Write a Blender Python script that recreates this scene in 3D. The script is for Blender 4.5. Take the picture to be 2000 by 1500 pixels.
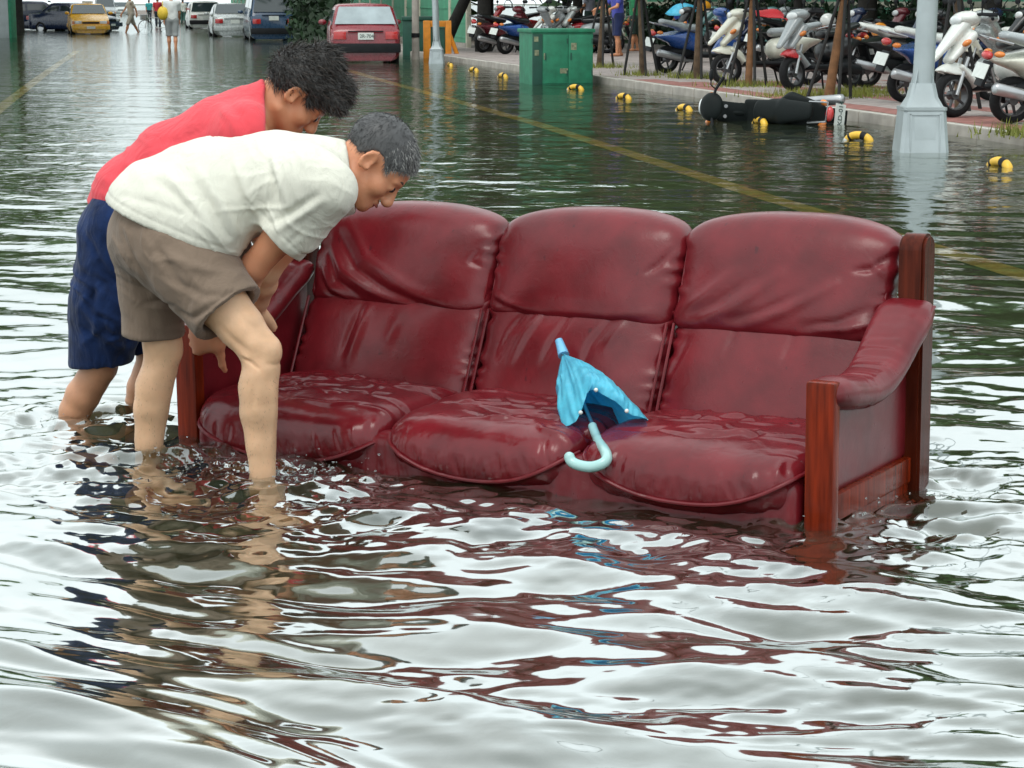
import bpy, bmesh, math, random
import numpy as np
from mathutils import Vector, Matrix, Euler

for o in list(bpy.data.objects):
    bpy.data.objects.remove(o)
SC = bpy.context.scene
COL = SC.collection
R = math.radians
rng = random.Random(7)
nrs = np.random.RandomState(11)

# ------------------------------------------------------------------ camera
CAM_F, CAM_H, HORIZ = 4000.0, 1.3, 4.0            # focal length in photo pixels, eye height, horizon row
PITCH = math.atan((750 - HORIZ) / CAM_F)
cd = bpy.data.cameras.new('camera')
cd.sensor_width = 36.0
cd.lens = 36.0 * CAM_F / 2000.0
cd.clip_start = 0.05
cd.clip_end = 3000.0
cam = bpy.data.objects.new('camera', cd)
COL.objects.link(cam)
cam.location = (0, 0, CAM_H)
cam.rotation_euler = (math.pi / 2 - PITCH, 0, 0)
SC.camera = cam

# ------------------------------------------------------------------ overcast daylight
W = bpy.data.worlds.new('World')
SC.world = W
W.use_nodes = True
nt = W.node_tree
for n in list(nt.nodes):
    nt.nodes.remove(n)
n_out = nt.nodes.new('ShaderNodeOutputWorld')
n_bg = nt.nodes.new('ShaderNodeBackground')
n_sky = nt.nodes.new('ShaderNodeTexSky')
n_sky.sky_type = 'NISHITA'
n_sky.sun_disc = False
SUN_EL, SUN_AZ = R(62), R(205)
n_sky.sun_elevation = SUN_EL
n_sky.sun_rotation = SUN_AZ
n_sky.dust_density = 4.0
n_hs = nt.nodes.new('ShaderNodeHueSaturation')
n_hs.inputs['Saturation'].default_value = 0.12
n_mix = nt.nodes.new('ShaderNodeMixRGB')
n_mix.inputs['Fac'].default_value = 0.82
n_tc = nt.nodes.new('ShaderNodeTexCoord')
n_no = nt.nodes.new('ShaderNodeTexNoise')
n_no.inputs['Scale'].default_value = 2.2
n_no.inputs['Detail'].default_value = 5.0
n_cr = nt.nodes.new('ShaderNodeValToRGB')
n_cr.color_ramp.elements[0].position = 0.3
n_cr.color_ramp.elements[0].color = (8.6, 9.7, 9.9, 1)
n_cr.color_ramp.elements[1].position = 0.7
n_cr.color_ramp.elements[1].color = (10.8, 11.6, 11.7, 1)
L = nt.links.new
L(n_tc.outputs['Generated'], n_no.inputs['Vector'])
L(n_no.outputs['Fac'], n_cr.inputs['Fac'])
L(n_sky.outputs['Color'], n_hs.inputs['Color'])
L(n_hs.outputs['Color'], n_mix.inputs['Color1'])
L(n_cr.outputs['Color'], n_mix.inputs['Color2'])
L(n_mix.outputs['Color'], n_bg.inputs['Color'])
n_bg.inputs['Strength'].default_value = 0.10
L(n_bg.outputs['Background'], n_out.inputs['Surface'])

sd = bpy.data.lights.new('sun', 'SUN')
sd.energy = 0.6
sd.angle = R(25)
sd.color = (1.0, 0.95, 0.87)
sun = bpy.data.objects.new('sun', sd)
COL.objects.link(sun)
# sun_rotation is measured from +Y, clockwise seen from above
sv = Vector((math.sin(SUN_AZ) * math.cos(SUN_EL), math.cos(SUN_AZ) * math.cos(SUN_EL), math.sin(SUN_EL)))
sun.rotation_euler = (-sv).to_track_quat('-Z', 'Y').to_euler()
sun.location = sv * 60

SC.view_settings.view_transform = 'Standard'
SC.view_settings.look = 'None'
SC.view_settings.exposure = 0.62
SC.view_settings.gamma = 1.0
SC.view_settings.use_curve_mapping = False
SC.render.engine = 'CYCLES'
SC.cycles.use_denoising = True
SC.cycles.max_bounces = 8
SC.cycles.transparent_max_bounces = 12
SC.cycles.caustics_reflective = False
SC.cycles.caustics_refractive = False
SC.cycles.sample_clamp_indirect = 6.0

# ------------------------------------------------------------------ survey: picture measurements -> world points
CP, SP = math.cos(PITCH), math.sin(PITCH)
def ray(px, py):
    u = (px - 1000) / CAM_F
    v = (py - 750) / CAM_F
    return np.array([u, CP - v * SP, -SP - v * CP])
def P(px, py, z=0.0):                      # point on a level plane
    d = ray(px, py)
    return np.array([0, 0, CAM_H]) + d * ((z - CAM_H) / d[2])
def PD(px, py, y):                         # point at a known distance
    d = ray(px, py)
    return np.array([0, 0, CAM_H]) + d * (y / d[1])
def unit(v):
    v = np.asarray(v, float)
    return v / np.linalg.norm(v)

# ------------------------------------------------------------------ object helpers
def tag(o, label=None, cat=None, group=None, kind=None):
    if label: o['label'] = label
    if cat: o['category'] = cat
    if group: o['group'] = group
    if kind: o['kind'] = kind
    return o
def empty(name, loc=(0, 0, 0), rz=0.0, label=None, cat=None, group=None, kind=None):
    o = bpy.data.objects.new(name, None)
    COL.objects.link(o)
    o.empty_display_size = 0.1
    o.location = loc
    o.rotation_euler = (0, 0, rz)
    return tag(o, label, cat, group, kind)
def link(name, me, mat=None, parent=None):
    o = bpy.data.objects.new(name, me)
    COL.objects.link(o)
    if mat is not None and me is not None:
        if len(me.materials) == 0:
            me.materials.append(mat)
        else:
            o.material_slots[0].link = 'OBJECT'
            o.material_slots[0].material = mat
    if parent is not None:
        o.parent = parent
    return o
def mesh_np(name, V, F, smooth=True, angle=None):
    V = np.asarray(V, np.float32).reshape(-1, 3)
    me = bpy.data.meshes.new(name)
    if isinstance(F, np.ndarray) and F.ndim == 2:
        n = F.shape[1]
        me.vertices.add(len(V))
        me.vertices.foreach_set('co', V.ravel())
        me.loops.add(F.size)
        me.loops.foreach_set('vertex_index', F.astype(np.int32).ravel())
        me.polygons.add(len(F))
        me.polygons.foreach_set('loop_start', np.arange(0, F.size, n, dtype=np.int32))
        me.update(calc_edges=True)
        me.validate()
    else:
        me.from_pydata([tuple(map(float, v)) for v in V], [], [tuple(map(int, f)) for f in F])
        me.update()
    if smooth:
        me.polygons.foreach_set('use_smooth', np.ones(len(me.polygons), bool))
        if angle:
            me.set_sharp_from_angle(angle=R(angle))
    return me

def vnoise(p, seed=0):
    """smooth value noise, p (n,3) -> -1..1"""
    p = np.asarray(p, np.float32)
    i = np.floor(p).astype(np.int64)
    f = p - i
    f = f * f * (3 - 2 * f)
    out = 0
    for dx in (0, 1):
        for dy in (0, 1):
            for dz in (0, 1):
                h = (i[..., 0] + dx) * 374761393 + (i[..., 1] + dy) * 668265263 + (i[..., 2] + dz) * 2147483647 + seed * 974711
                h = (h ^ (h >> 13)) * 1274126177
                h = (h ^ (h >> 16)) & 0xffff
                w = (f[..., 0] if dx else 1 - f[..., 0]) * (f[..., 1] if dy else 1 - f[..., 1]) * (f[..., 2] if dz else 1 - f[..., 2])
                out = out + w * (h / 32767.5 - 1.0)
    return out

class MB:
    """collects simple shapes into one mesh"""
    def __init__(s):
        s.V = []
        s.F = []
    def add(s, V, F):
        o = len(s.V)
        s.V += [tuple(map(float, v)) for v in V]
        s.F += [tuple(i + o for i in f) for f in F]
        return s
    def box(s, lo, hi, bev=0.0, M=None):
        bm = bmesh.new()
        bmesh.ops.create_cube(bm, size=1.0)
        lo = Vector(lo); hi = Vector(hi)
        for v in bm.verts:
            v.co = Vector(((v.co.x + .5) * (hi.x - lo.x) + lo.x, (v.co.y + .5) * (hi.y - lo.y) + lo.y, (v.co.z + .5) * (hi.z - lo.z) + lo.z))
        if bev > 0:
            bmesh.ops.bevel(bm, geom=list(bm.edges), offset=bev, segments=2, profile=0.6, affect='EDGES')
        bm.verts.index_update()
        V = [(M @ v.co if M is not None else v.co.copy()) for v in bm.verts]
        s.add(V, [[v.index for v in f.verts] for f in bm.faces])
        bm.free()
        return s
    def tube(s, pts, rad, seg=10, caps=True, flat=None):
        pts = [Vector(tuple(map(float, p))) for p in pts]
        n = len(pts)
        if not hasattr(rad, '__len__'):
            rad = [rad] * n
        t0 = (pts[1] - pts[0]).normalized()
        up = Vector((0, 0, 1)) if abs(t0.z) < 0.9 else Vector((1, 0, 0))
        a = t0.cross(up).normalized()
        V = []
        F = []
        for i in range(n):
            t = (pts[min(i + 1, n - 1)] - pts[max(i - 1, 0)])
            if t.length < 1e-9: t = t0.copy()
            t.normalize()
            a = (a - t * a.dot(t)).normalized()
            b = t.cross(a)
            for k in range(seg):
                th = 2 * math.pi * k / seg
                V.append(pts[i] + (a * math.cos(th) + b * math.sin(th) * (flat or 1.0)) * rad[i])
        for i in range(n - 1):
            for k in range(seg):
                k2 = (k + 1) % seg
                F.append((i * seg + k, i * seg + k2, (i + 1) * seg + k2, (i + 1) * seg + k))
        if caps:
            F.append(tuple(range(seg))[::-1])
            F.append(tuple((n - 1) * seg + k for k in range(seg)))
        return s.add(V, F)
    def lathe(s, prof, seg=20, M=None):
        """prof: (r, z) list, about z"""
        V = []
        F = []
        n = len(prof)
        for r_, z in prof:
            for k in range(seg):
                th = 2 * math.pi * k / seg
                v = Vector((r_ * math.cos(th), r_ * math.sin(th), z))
                V.append(M @ v if M is not None else v)
        for i in range(n - 1):
            for k in range(seg):
                k2 = (k + 1) % seg
                F.append((i * seg + k, i * seg + k2, (i + 1) * seg + k2, (i + 1) * seg + k))
        return s.add(V, F)
    def ell(s, c, r_, seg=14, rings=9, M=None):
        V = []
        F = []
        for i in range(rings + 1):
            ph = math.pi * i / rings
            for k in range(seg):
                th = 2 * math.pi * k / seg
                v = Vector((r_[0] * math.sin(ph) * math.cos(th), r_[1] * math.sin(ph) * math.sin(th), -r_[2] * math.cos(ph)))
                if M is not None: v = M @ v
                V.append(v + Vector(c))
        for i in range(rings):
            for k in range(seg):
                k2 = (k + 1) % seg
                F.append((i * seg + k, i * seg + k2, (i + 1) * seg + k2, (i + 1) * seg + k))
        return s.add(V, F)
    def quad(s, *c):
        return s.add(c, [tuple(range(len(c)))])
    def mesh(s, name, smooth=True, angle=40):
        me = bpy.data.meshes.new(name)
        me.from_pydata(s.V, [], s.F)
        me.update()
        if smooth:
            me.polygons.foreach_set('use_smooth', np.ones(len(me.polygons), bool))
            if angle: me.set_sharp_from_angle(angle=R(angle))
        return me
    def build(s, name, mat, parent=None, smooth=True, angle=40):
        return link(name, s.mesh(name, smooth, angle), mat, parent)

class Field:
    """a signed-distance grid with smooth unions, meshed by surface nets"""
    def __init__(s, lo, hi, h):
        s.lo = np.array(lo, float); s.h = h
        n = np.ceil((np.array(hi, float) - s.lo) / h).astype(int) + 1
        s.n = n
        s.F = np.full(tuple(n), 0.25, np.float32)
        s.ax = [(s.lo[i] + h * np.arange(n[i])).astype(np.float32) for i in range(3)]
    def sub(s, lo, hi):
        a = np.clip(np.floor((np.array(lo) - s.lo) / s.h).astype(int), 0, s.n)
        b = np.clip(np.ceil((np.array(hi) - s.lo) / s.h).astype(int) + 1, 0, s.n)
        sl = tuple(slice(a[i], b[i]) for i in range(3))
        X = s.ax[0][sl[0]][:, None, None]; Y = s.ax[1][sl[1]][None, :, None]; Z = s.ax[2][sl[2]][None, None, :]
        return sl, X, Y, Z
    def smin(s, sl, d, k):
        f = s.F[sl]
        if k <= 0:
            s.F[sl] = np.minimum(f, d)
        else:
            hh = np.maximum(k - np.abs(f - d), 0) / k
            s.F[sl] = np.minimum(f, d) - hh * hh * k * 0.25
    def cap(s, a, b, ra, rb, k=0.03, w=None, sc=1.0):
        a = np.array(a, float); b = np.array(b, float)
        m = max(ra, rb) * max(sc, 1.0) + max(k, .01) + .02
        sl, X, Y, Z = s.sub(np.minimum(a, b) - m, np.maximum(a, b) + m)
        if 0 in s.F[sl].shape: return s
        ab = b - a
        q = float(ab @ ab) + 1e-12
        t = np.clip(((X - a[0]) * ab[0] + (Y - a[1]) * ab[1] + (Z - a[2]) * ab[2]) / q, 0, 1)
        dx = X - (a[0] + t * ab[0]); dy = Y - (a[1] + t * ab[1]); dz = Z - (a[2] + t * ab[2])
        r2 = dx * dx + dy * dy + dz * dz
        rr = ra + (rb - ra) * t
        if w is not None:
            w = unit(w)
            dw = dx * w[0] + dy * w[1] + dz * w[2]
            l = np.sqrt(np.maximum(r2 - dw * dw + (dw / sc) ** 2, 1e-12))
            g = np.sqrt(np.maximum(r2 - dw * dw + (dw / sc ** 2) ** 2, 1e-12)) / l
            d = (l - rr) / np.maximum(g, .3)
        else:
            d = np.sqrt(r2) - rr
        s.smin(sl, d.astype(np.float32), k)
        return s
    def ell(s, c, r_, Rm=None, k=0.03, neg=False):
        c = np.array(c, float); r_ = np.array(r_, float)
        m = r_.max() + max(k, .01) + .02
        sl, X, Y, Z = s.sub(c - m, c + m)
        if 0 in s.F[sl].shape: return s
        dx, dy, dz = X - c[0], Y - c[1], Z - c[2]
        if Rm is not None:                      # columns of Rm = local axes
            q = [dx * Rm[0, i] + dy * Rm[1, i] + dz * Rm[2, i] for i in range(3)]
        else:
            q = [dx, dy, dz]
        k0 = np.sqrt((q[0] / r_[0]) ** 2 + (q[1] / r_[1]) ** 2 + (q[2] / r_[2]) ** 2) + 1e-9
        k1 = np.sqrt((q[0] / r_[0] ** 2) ** 2 + (q[1] / r_[1] ** 2) ** 2 + (q[2] / r_[2] ** 2) ** 2) + 1e-9
        d = (k0 * (k0 - 1) / k1).astype(np.float32)
        if neg:
            f = s.F[sl]
            hh = np.maximum(k - np.abs(f + d), 0) / max(k, 1e-6)
            s.F[sl] = np.maximum(f, -d) + hh * hh * k * .25
        else:
            s.smin(sl, d, k)
        return s
    def box(s, lo, hi, r_=0.02, k=0.0):
        lo = np.array(lo, float); hi = np.array(hi, float)
        c = (lo + hi) / 2; e = (hi - lo) / 2 - r_
        sl, X, Y, Z = s.sub(lo - .05, hi + .05)
        qx = np.abs(X - c[0]) - e[0] + 0 * (Y + Z); qy = np.abs(Y - c[1]) - e[1] + 0 * (X + Z); qz = np.abs(Z - c[2]) - e[2] + 0 * (X + Y)
        d = np.sqrt(np.maximum(qx, 0) ** 2 + np.maximum(qy, 0) ** 2 + np.maximum(qz, 0) ** 2) + np.minimum(np.maximum(qx, np.maximum(qy, qz)), 0) - r_
        s.smin(sl, d.astype(np.float32), k)
        return s
    def cut(s, p, n, lo=None, hi=None):
        """remove what lies on the n side of the plane"""
        p = np.array(p, float); n = unit(n)
        sl, X, Y, Z = s.sub(lo if lo is not None else s.lo, hi if hi is not None else s.lo + s.h * s.n)
        d = (X - p[0]) * n[0] + (Y - p[1]) * n[1] + (Z - p[2]) * n[2]
        s.F[sl] = np.maximum(s.F[sl], d.astype(np.float32))
        return s
    def minus(s, other, off=0.0):
        s.F = np.maximum(s.F, -(other.F + off))
        return s
    def verts_faces(s):
        F = s.F
        F[0] = F[-1] = .1; F[:, 0] = F[:, -1] = .1; F[:, :, 0] = F[:, :, -1] = .1
        S = F < 0
        nx, ny, nz = F.shape
        shp = (nx - 1, ny - 1, nz - 1)
        idx_list, pos_list = [], []
        faces = []
        for ax in range(3):
            n1, n2 = (ax + 1) % 3, (ax + 2) % 3
            A = [slice(None)] * 3; B = [slice(None)] * 3
            A[ax] = slice(0, -1); B[ax] = slice(1, None)
            e = np.argwhere(S[tuple(A)] != S[tuple(B)])
            f0 = F[tuple(e.T)]
            e1 = e.copy(); e1[:, ax] += 1
            f1 = F[tuple(e1.T)]
            t = f0 / (f0 - f1)
            pos = e.astype(np.float32)
            pos[:, ax] += t
            q = []
            for d1, d2 in ((-1, -1), (0, -1), (0, 0), (-1, 0)):
                c = e.copy(); c[:, n1] += d1; c[:, n2] += d2
                li = (c[:, 0] * shp[1] + c[:, 1]) * shp[2] + c[:, 2]
                q.append(li)
                idx_list.append(li); pos_list.append(pos)
            q = np.stack(q, 1)
            flip = f0 > 0
            q[flip] = q[flip][:, ::-1]
            faces.append(q)
        idx = np.concatenate(idx_list); pos = np.concatenate(pos_list)
        Q = np.concatenate(faces)
        u, inv = np.unique(idx, return_inverse=True)
        cnt = np.bincount(inv, minlength=len(u))
        V = np.stack([np.bincount(inv, weights=pos[:, i], minlength=len(u)) / cnt for i in range(3)], 1)
        V = V * s.h + s.lo
        Q = np.searchsorted(u, Q)
        return V, Q

def vnormals(V, Q):
    n = np.cross(V[Q[:, 2]] - V[Q[:, 0]], V[Q[:, 3]] - V[Q[:, 1]])
    N = np.zeros_like(V)
    for i in range(4):
        for a in range(3):
            N[:, a] += np.bincount(Q[:, i], weights=n[:, a], minlength=len(V))
    return N / (np.linalg.norm(N, axis=1, keepdims=True) + 1e-12)
def relax(V, Q, it=2, lam=0.5):
    for _ in range(it):
        S_ = np.zeros_like(V); C = np.zeros(len(V))
        for i in range(4):
            j = Q[:, (i + 1) % 4]; l = Q[:, i]
            for a in range(3):
                S_[:, a] += np.bincount(l, weights=V[j, a], minlength=len(V)) + np.bincount(j, weights=V[l, a], minlength=len(V))
            C += np.bincount(l, minlength=len(V)) + np.bincount(j, minlength=len(V))
        V = V + lam * (S_ / np.maximum(C, 1)[:, None] - V)
    return V
def fold_disp(pts2, folds):
    """pts2 (n,2): sum of ridges and furrows; fold = (points, width, height)"""
    d = np.zeros(len(pts2))
    for pts, wd, am in folds:
        pts = np.array(pts, float)
        best = np.full(len(pts2), 9e9); bt = np.zeros(len(pts2))
        ns = len(pts) - 1
        for i in range(ns):
            a, b = pts[i], pts[i + 1]
            ab = b - a
            t = np.clip(((pts2 - a) @ ab) / (ab @ ab + 1e-12), 0, 1)
            di = np.linalg.norm(pts2 - (a + t[:, None] * ab), axis=1)
            m = di < best
            best[m] = di[m]; bt[m] = (i + t[m]) / ns
        env = np.sin(np.pi * np.clip(bt * .86 + .07, 0, 1)) ** .7
        d += am * env * np.exp(-(best / wd) ** 2)
    return d
# ------------------------------------------------------------------ materials
def mat(name, col, rough=0.6, metal=0.0, var=0.15, scale=8.0, bump=0.0, bscale=60.0, spec=0.5, coat=0.0, sss=0.0, trans=0.0, alpha=1.0, rvar=0.0, detail=4.0):
    m = bpy.data.materials.new(name)
    m.use_nodes = True
    t = m.node_tree
    b = t.nodes['Principled BSDF']
    b.inputs['Roughness'].default_value = rough
    b.inputs['Metallic'].default_value = metal
    b.inputs['Specular IOR Level'].default_value = spec
    b.inputs['Coat Weight'].default_value = coat
    b.inputs['Coat Roughness'].default_value = 0.08
    b.inputs['Transmission Weight'].default_value = trans
    b.inputs['Alpha'].default_value = alpha
    tc = t.nodes.new('ShaderNodeTexCoord')
    no = t.nodes.new('ShaderNodeTexNoise')
    no.inputs['Scale'].default_value = scale
    no.inputs['Detail'].default_value = detail
    t.links.new(tc.outputs['Object'], no.inputs['Vector'])
    cr = t.nodes.new('ShaderNodeValToRGB')
    cr.color_ramp.elements[0].position = 0.3
    cr.color_ramp.elements[1].position = 0.7
    c = np.array(col[:3])
    cr.color_ramp.elements[0].color = (*np.clip(c * (1 - var), 0, 1), 1)
    cr.color_ramp.elements[1].color = (*np.clip(c * (1 + var), 0, 1), 1)
    t.links.new(no.outputs['Fac'], cr.inputs['Fac'])
    t.links.new(cr.outputs['Color'], b.inputs['Base Color'])
    if rvar > 0:
        mr = t.nodes.new('ShaderNodeMapRange')
        mr.inputs['To Min'].default_value = max(rough - rvar, .02)
        mr.inputs['To Max'].default_value = rough + rvar
        no3 = t.nodes.new('ShaderNodeTexNoise')
        no3.inputs['Scale'].default_value = scale * 2.3
        t.links.new(tc.outputs['Object'], no3.inputs['Vector'])
        t.links.new(no3.outputs['Fac'], mr.inputs['Value'])
        t.links.new(mr.outputs['Result'], b.inputs['Roughness'])
    if bump > 0:
        n2 = t.nodes.new('ShaderNodeTexNoise')
        n2.inputs['Scale'].default_value = bscale
        n2.inputs['Detail'].default_value = 4.0
        bp = t.nodes.new('ShaderNodeBump')
        bp.inputs['Strength'].default_value = bump
        bp.inputs['Distance'].default_value = 0.01
        t.links.new(tc.outputs['Object'], n2.inputs['Vector'])
        t.links.new(n2.outputs['Fac'], bp.inputs['Height'])
        t.links.new(bp.outputs['Normal'], b.inputs['Normal'])
    if sss > 0:
        b.inputs['Subsurface Weight'].default_value = sss
        b.inputs['Subsurface Radius'].default_value = (0.012, 0.005, 0.003)
        b.inputs['Subsurface Scale'].default_value = 1.0
    return m

def leather_mat(name='leather', rough=.30, wet=0.0):
    m = mat(name, (0.140, 0.0085, 0.0135), rough=rough, var=0.25, scale=9, bump=0.0, spec=0.42, rvar=0.07, coat=0.0)
    t = m.node_tree
    b = t.nodes['Principled BSDF']
    tc = t.nodes['Texture Coordinate']
    vo = t.nodes.new('ShaderNodeTexVoronoi'); vo.inputs['Scale'].default_value = 260
    n1 = t.nodes.new('ShaderNodeTexNoise'); n1.inputs['Scale'].default_value = 24 if not wet else 13; n1.inputs['Detail'].default_value = 6 if not wet else 1.5; n1.inputs['Distortion'].default_value = 1.2 + 4 * wet
    ad = t.nodes.new('ShaderNodeMath'); ad.operation = 'MULTIPLY_ADD'; ad.inputs[1].default_value = 0.16 if not wet else .05
    t.links.new(tc.outputs['Object'], vo.inputs['Vector']); t.links.new(tc.outputs['Object'], n1.inputs['Vector'])
    t.links.new(vo.outputs['Distance'], ad.inputs[0]); t.links.new(n1.outputs['Fac'], ad.inputs[2])
    bp = t.nodes.new('ShaderNodeBump'); bp.inputs['Strength'].default_value = 0.08 + wet; bp.inputs['Distance'].default_value = 0.012
    t.links.new(ad.outputs[0], bp.inputs['Height']); t.links.new(bp.outputs['Normal'], b.inputs['Normal'])
    # small scuffs in the dye
    n2 = t.nodes.new('ShaderNodeTexNoise'); n2.inputs['Scale'].default_value = 38; n2.inputs['Detail'].default_value = 3
    mp = t.nodes.new('ShaderNodeMapping'); mp.inputs['Scale'].default_value = (1, 1, .35); mp.inputs['Rotation'].default_value = (0, .4, .2)
    t.links.new(tc.outputs['Object'], mp.inputs['Vector']); t.links.new(mp.outputs['Vector'], n2.inputs['Vector'])
    cr = t.nodes.new('ShaderNodeValToRGB'); cr.color_ramp.elements[0].position = .70; cr.color_ramp.elements[1].position = .76
    cr.color_ramp.elements[0].color = (0, 0, 0, 1); cr.color_ramp.elements[1].color = (1, 1, 1, 1)
    t.links.new(n2.outputs['Fac'], cr.inputs['Fac'])
    mx = t.nodes.new('ShaderNodeMixRGB'); mx.inputs['Color2'].default_value = (.07, .006, .01, 1)
    old = b.inputs['Base Color'].links[0].from_socket
    t.links.new(cr.outputs['Color'], mx.inputs['Fac']); t.links.new(old, mx.inputs['Color1']); t.links.new(mx.outputs['Color'], b.inputs['Base Color'])
    return m

def wood_mat(name='lacquered_wood', col=(0.165, 0.017, 0.004)):
    m = mat(name, col, rough=0.24, var=0.45, scale=5, spec=0.14, coat=0.0)
    t = m.node_tree
    mp = t.nodes.new('ShaderNodeMapping'); mp.inputs['Scale'].default_value = (14, 14, 1.1)
    t.links.new(t.nodes['Texture Coordinate'].outputs['Object'], mp.inputs['Vector'])
    t.links.new(mp.outputs['Vector'], t.nodes['Noise Texture'].inputs['Vector'])
    return m

def cloth_mat(name, col, rough=.85, weave=420, var=.07, scale=7, crease=.45):
    m = mat(name, col, rough=rough, var=var, scale=scale, bump=0.25, bscale=weave, spec=0.15)
    b = m.node_tree.nodes['Principled BSDF']
    b.inputs['Sheen Weight'].default_value = 0.15
    t = m.node_tree                                   # soft creases under the weave
    w = t.nodes.new('ShaderNodeTexNoise'); w.inputs['Scale'].default_value = 15; w.inputs['Detail'].default_value = 3; w.inputs['Distortion'].default_value = 1.6
    mp = t.nodes.new('ShaderNodeMapping'); mp.inputs['Rotation'].default_value = (0, .7, 0); mp.inputs['Scale'].default_value = (1.0, 1.0, .38)
    t.links.new(t.nodes['Texture Coordinate'].outputs['Object'], mp.inputs['Vector']); t.links.new(mp.outputs['Vector'], w.inputs['Vector'])
    b2 = t.nodes.new('ShaderNodeBump'); b2.inputs['Strength'].default_value = crease; b2.inputs['Distance'].default_value = .02
    t.links.new(w.outputs['Fac'], b2.inputs['Height'])
    t.links.new(b2.outputs['Normal'], t.nodes['Bump'].inputs['Normal'])
    return m

def umbrella_mat():
    m = mat('umbrella_cloth', (.13, .68, .92), rough=.34, var=.14, scale=16, bump=.35, bscale=26, spec=.5)
    t = m.node_tree
    b = t.nodes['Principled BSDF']
    tl = t.nodes.new('ShaderNodeBsdfTranslucent'); tl.inputs['Color'].default_value = (.03, .42, .78, 1)
    mx = t.nodes.new('ShaderNodeMixShader'); mx.inputs['Fac'].default_value = .36
    o = t.nodes['Material Output']
    t.links.new(b.outputs[0], mx.inputs[1]); t.links.new(tl.outputs[0], mx.inputs[2]); t.links.new(mx.outputs[0], o.inputs['Surface'])
    return m

def skin_mat(name, pale, tan):
    m = mat(name, pale, rough=0.42, var=0.14, scale=13, bump=0.08, bscale=150, spec=0.42, sss=0.12, rvar=.12, detail=7)
    t = m.node_tree
    b = t.nodes['Principled BSDF']
    at = t.nodes.new('ShaderNodeAttribute'); at.attribute_name = 'tan'
    mx = t.nodes.new('ShaderNodeMixRGB'); mx.inputs['Color2'].default_value = (*tan, 1)
    n = t.nodes.new('ShaderNodeTexNoise'); n.inputs['Scale'].default_value = 34; n.inputs['Detail'].default_value = 3
    t.links.new(t.nodes['Texture Coordinate'].outputs['Object'], n.inputs['Vector'])
    mm = t.nodes.new('ShaderNodeMath'); mm.operation = 'MULTIPLY_ADD'; mm.inputs[1].default_value = .3; mm.inputs[2].default_value = -.15
    ma = t.nodes.new('ShaderNodeMath'); ma.operation = 'ADD'; ma.use_clamp = True
    t.links.new(n.outputs['Fac'], mm.inputs[0]); t.links.new(mm.outputs[0], ma.inputs[0]); t.links.new(at.outputs['Fac'], ma.inputs[1])
    old = b.inputs['Base Color'].links[0].from_socket
    t.links.new(ma.outputs[0], mx.inputs['Fac']); t.links.new(old, mx.inputs['Color1']); t.links.new(mx.outputs['Color'], b.inputs['Base Color'])
    return m

def water_mat():
    m = bpy.data.materials.new('muddy_water')
    m.use_nodes = True
    t = m.node_tree
    for n in list(t.nodes): t.nodes.remove(n)
    out = t.nodes.new('ShaderNodeOutputMaterial')
    tc = t.nodes.new('ShaderNodeTexCoord')
    # fine ripples that take over from the modelled waves far off
    n1 = t.nodes.new('ShaderNodeTexNoise'); n1.inputs['Scale'].default_value = 5.0; n1.inputs['Detail'].default_value = 3.0; n1.inputs['Distortion'].default_value = .6
    n2 = t.nodes.new('ShaderNodeTexNoise'); n2.inputs['Scale'].default_value = 1.6; n2.inputs['Detail'].default_value = 2.0
    ad = t.nodes.new('ShaderNodeMath'); ad.operation = 'MULTIPLY_ADD'; ad.inputs[1].default_value = 2.2
    t.links.new(tc.outputs['Object'], n1.inputs['Vector']); t.links.new(tc.outputs['Object'], n2.inputs['Vector'])
    t.links.new(n2.outputs['Fac'], ad.inputs[0]); t.links.new(n1.outputs['Fac'], ad.inputs[2])
    bp = t.nodes.new('ShaderNodeBump'); bp.inputs['Distance'].default_value = WATER_BUMP
    at = t.nodes.new('ShaderNodeAttribute'); at.attribute_name = 'ripple'
    t.links.new(at.outputs['Fac'], bp.inputs['Strength'])
    t.links.new(ad.outputs[0], bp.inputs['Height'])
    fr = t.nodes.new('ShaderNodeFresnel'); fr.inputs['IOR'].default_value = 1.34
    t.links.new(bp.outputs['Normal'], fr.inputs['Normal'])
    mu = t.nodes.new('ShaderNodeMath'); mu.operation = 'MULTIPLY'; mu.inputs[1].default_value = WATER_GAIN
    mi = t.nodes.new('ShaderNodeMath'); mi.operation = 'MINIMUM'; mi.inputs[1].default_value = .68
    t.links.new(fr.outputs[0], mu.inputs[0]); t.links.new(mu.outputs[0], mi.inputs[0])
    gl = t.nodes.new('ShaderNodeBsdfGlossy'); gl.inputs['Roughness'].default_value = 0.055; gl.inputs['Color'].default_value = (.94, .97, .97, 1)
    t.links.new(bp.outputs['Normal'], gl.inputs['Normal'])
    df = t.nodes.new('ShaderNodeBsdfDiffuse'); df.inputs['Color'].default_value = (.074, .100, .060, 1)
    tr = t.nodes.new('ShaderNodeBsdfTransparent'); tr.inputs['Color'].default_value = (.80, .73, .60, 1)
    m1 = t.nodes.new('ShaderNodeMixShader'); m1.inputs['Fac'].default_value = .80
    t.links.new(df.outputs[0], m1.inputs[1]); t.links.new(tr.outputs[0], m1.inputs[2])
    m2 = t.nodes.new('ShaderNodeMixShader')
    t.links.new(mi.outputs[0], m2.inputs['Fac']); t.links.new(m1.outputs[0], m2.inputs[1]); t.links.new(gl.outputs[0], m2.inputs[2])
    t.links.new(m2.outputs[0], out.inputs['Surface'])
    return m
WATER_BUMP = 0.035
WATER_GAIN = 5.9

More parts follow.
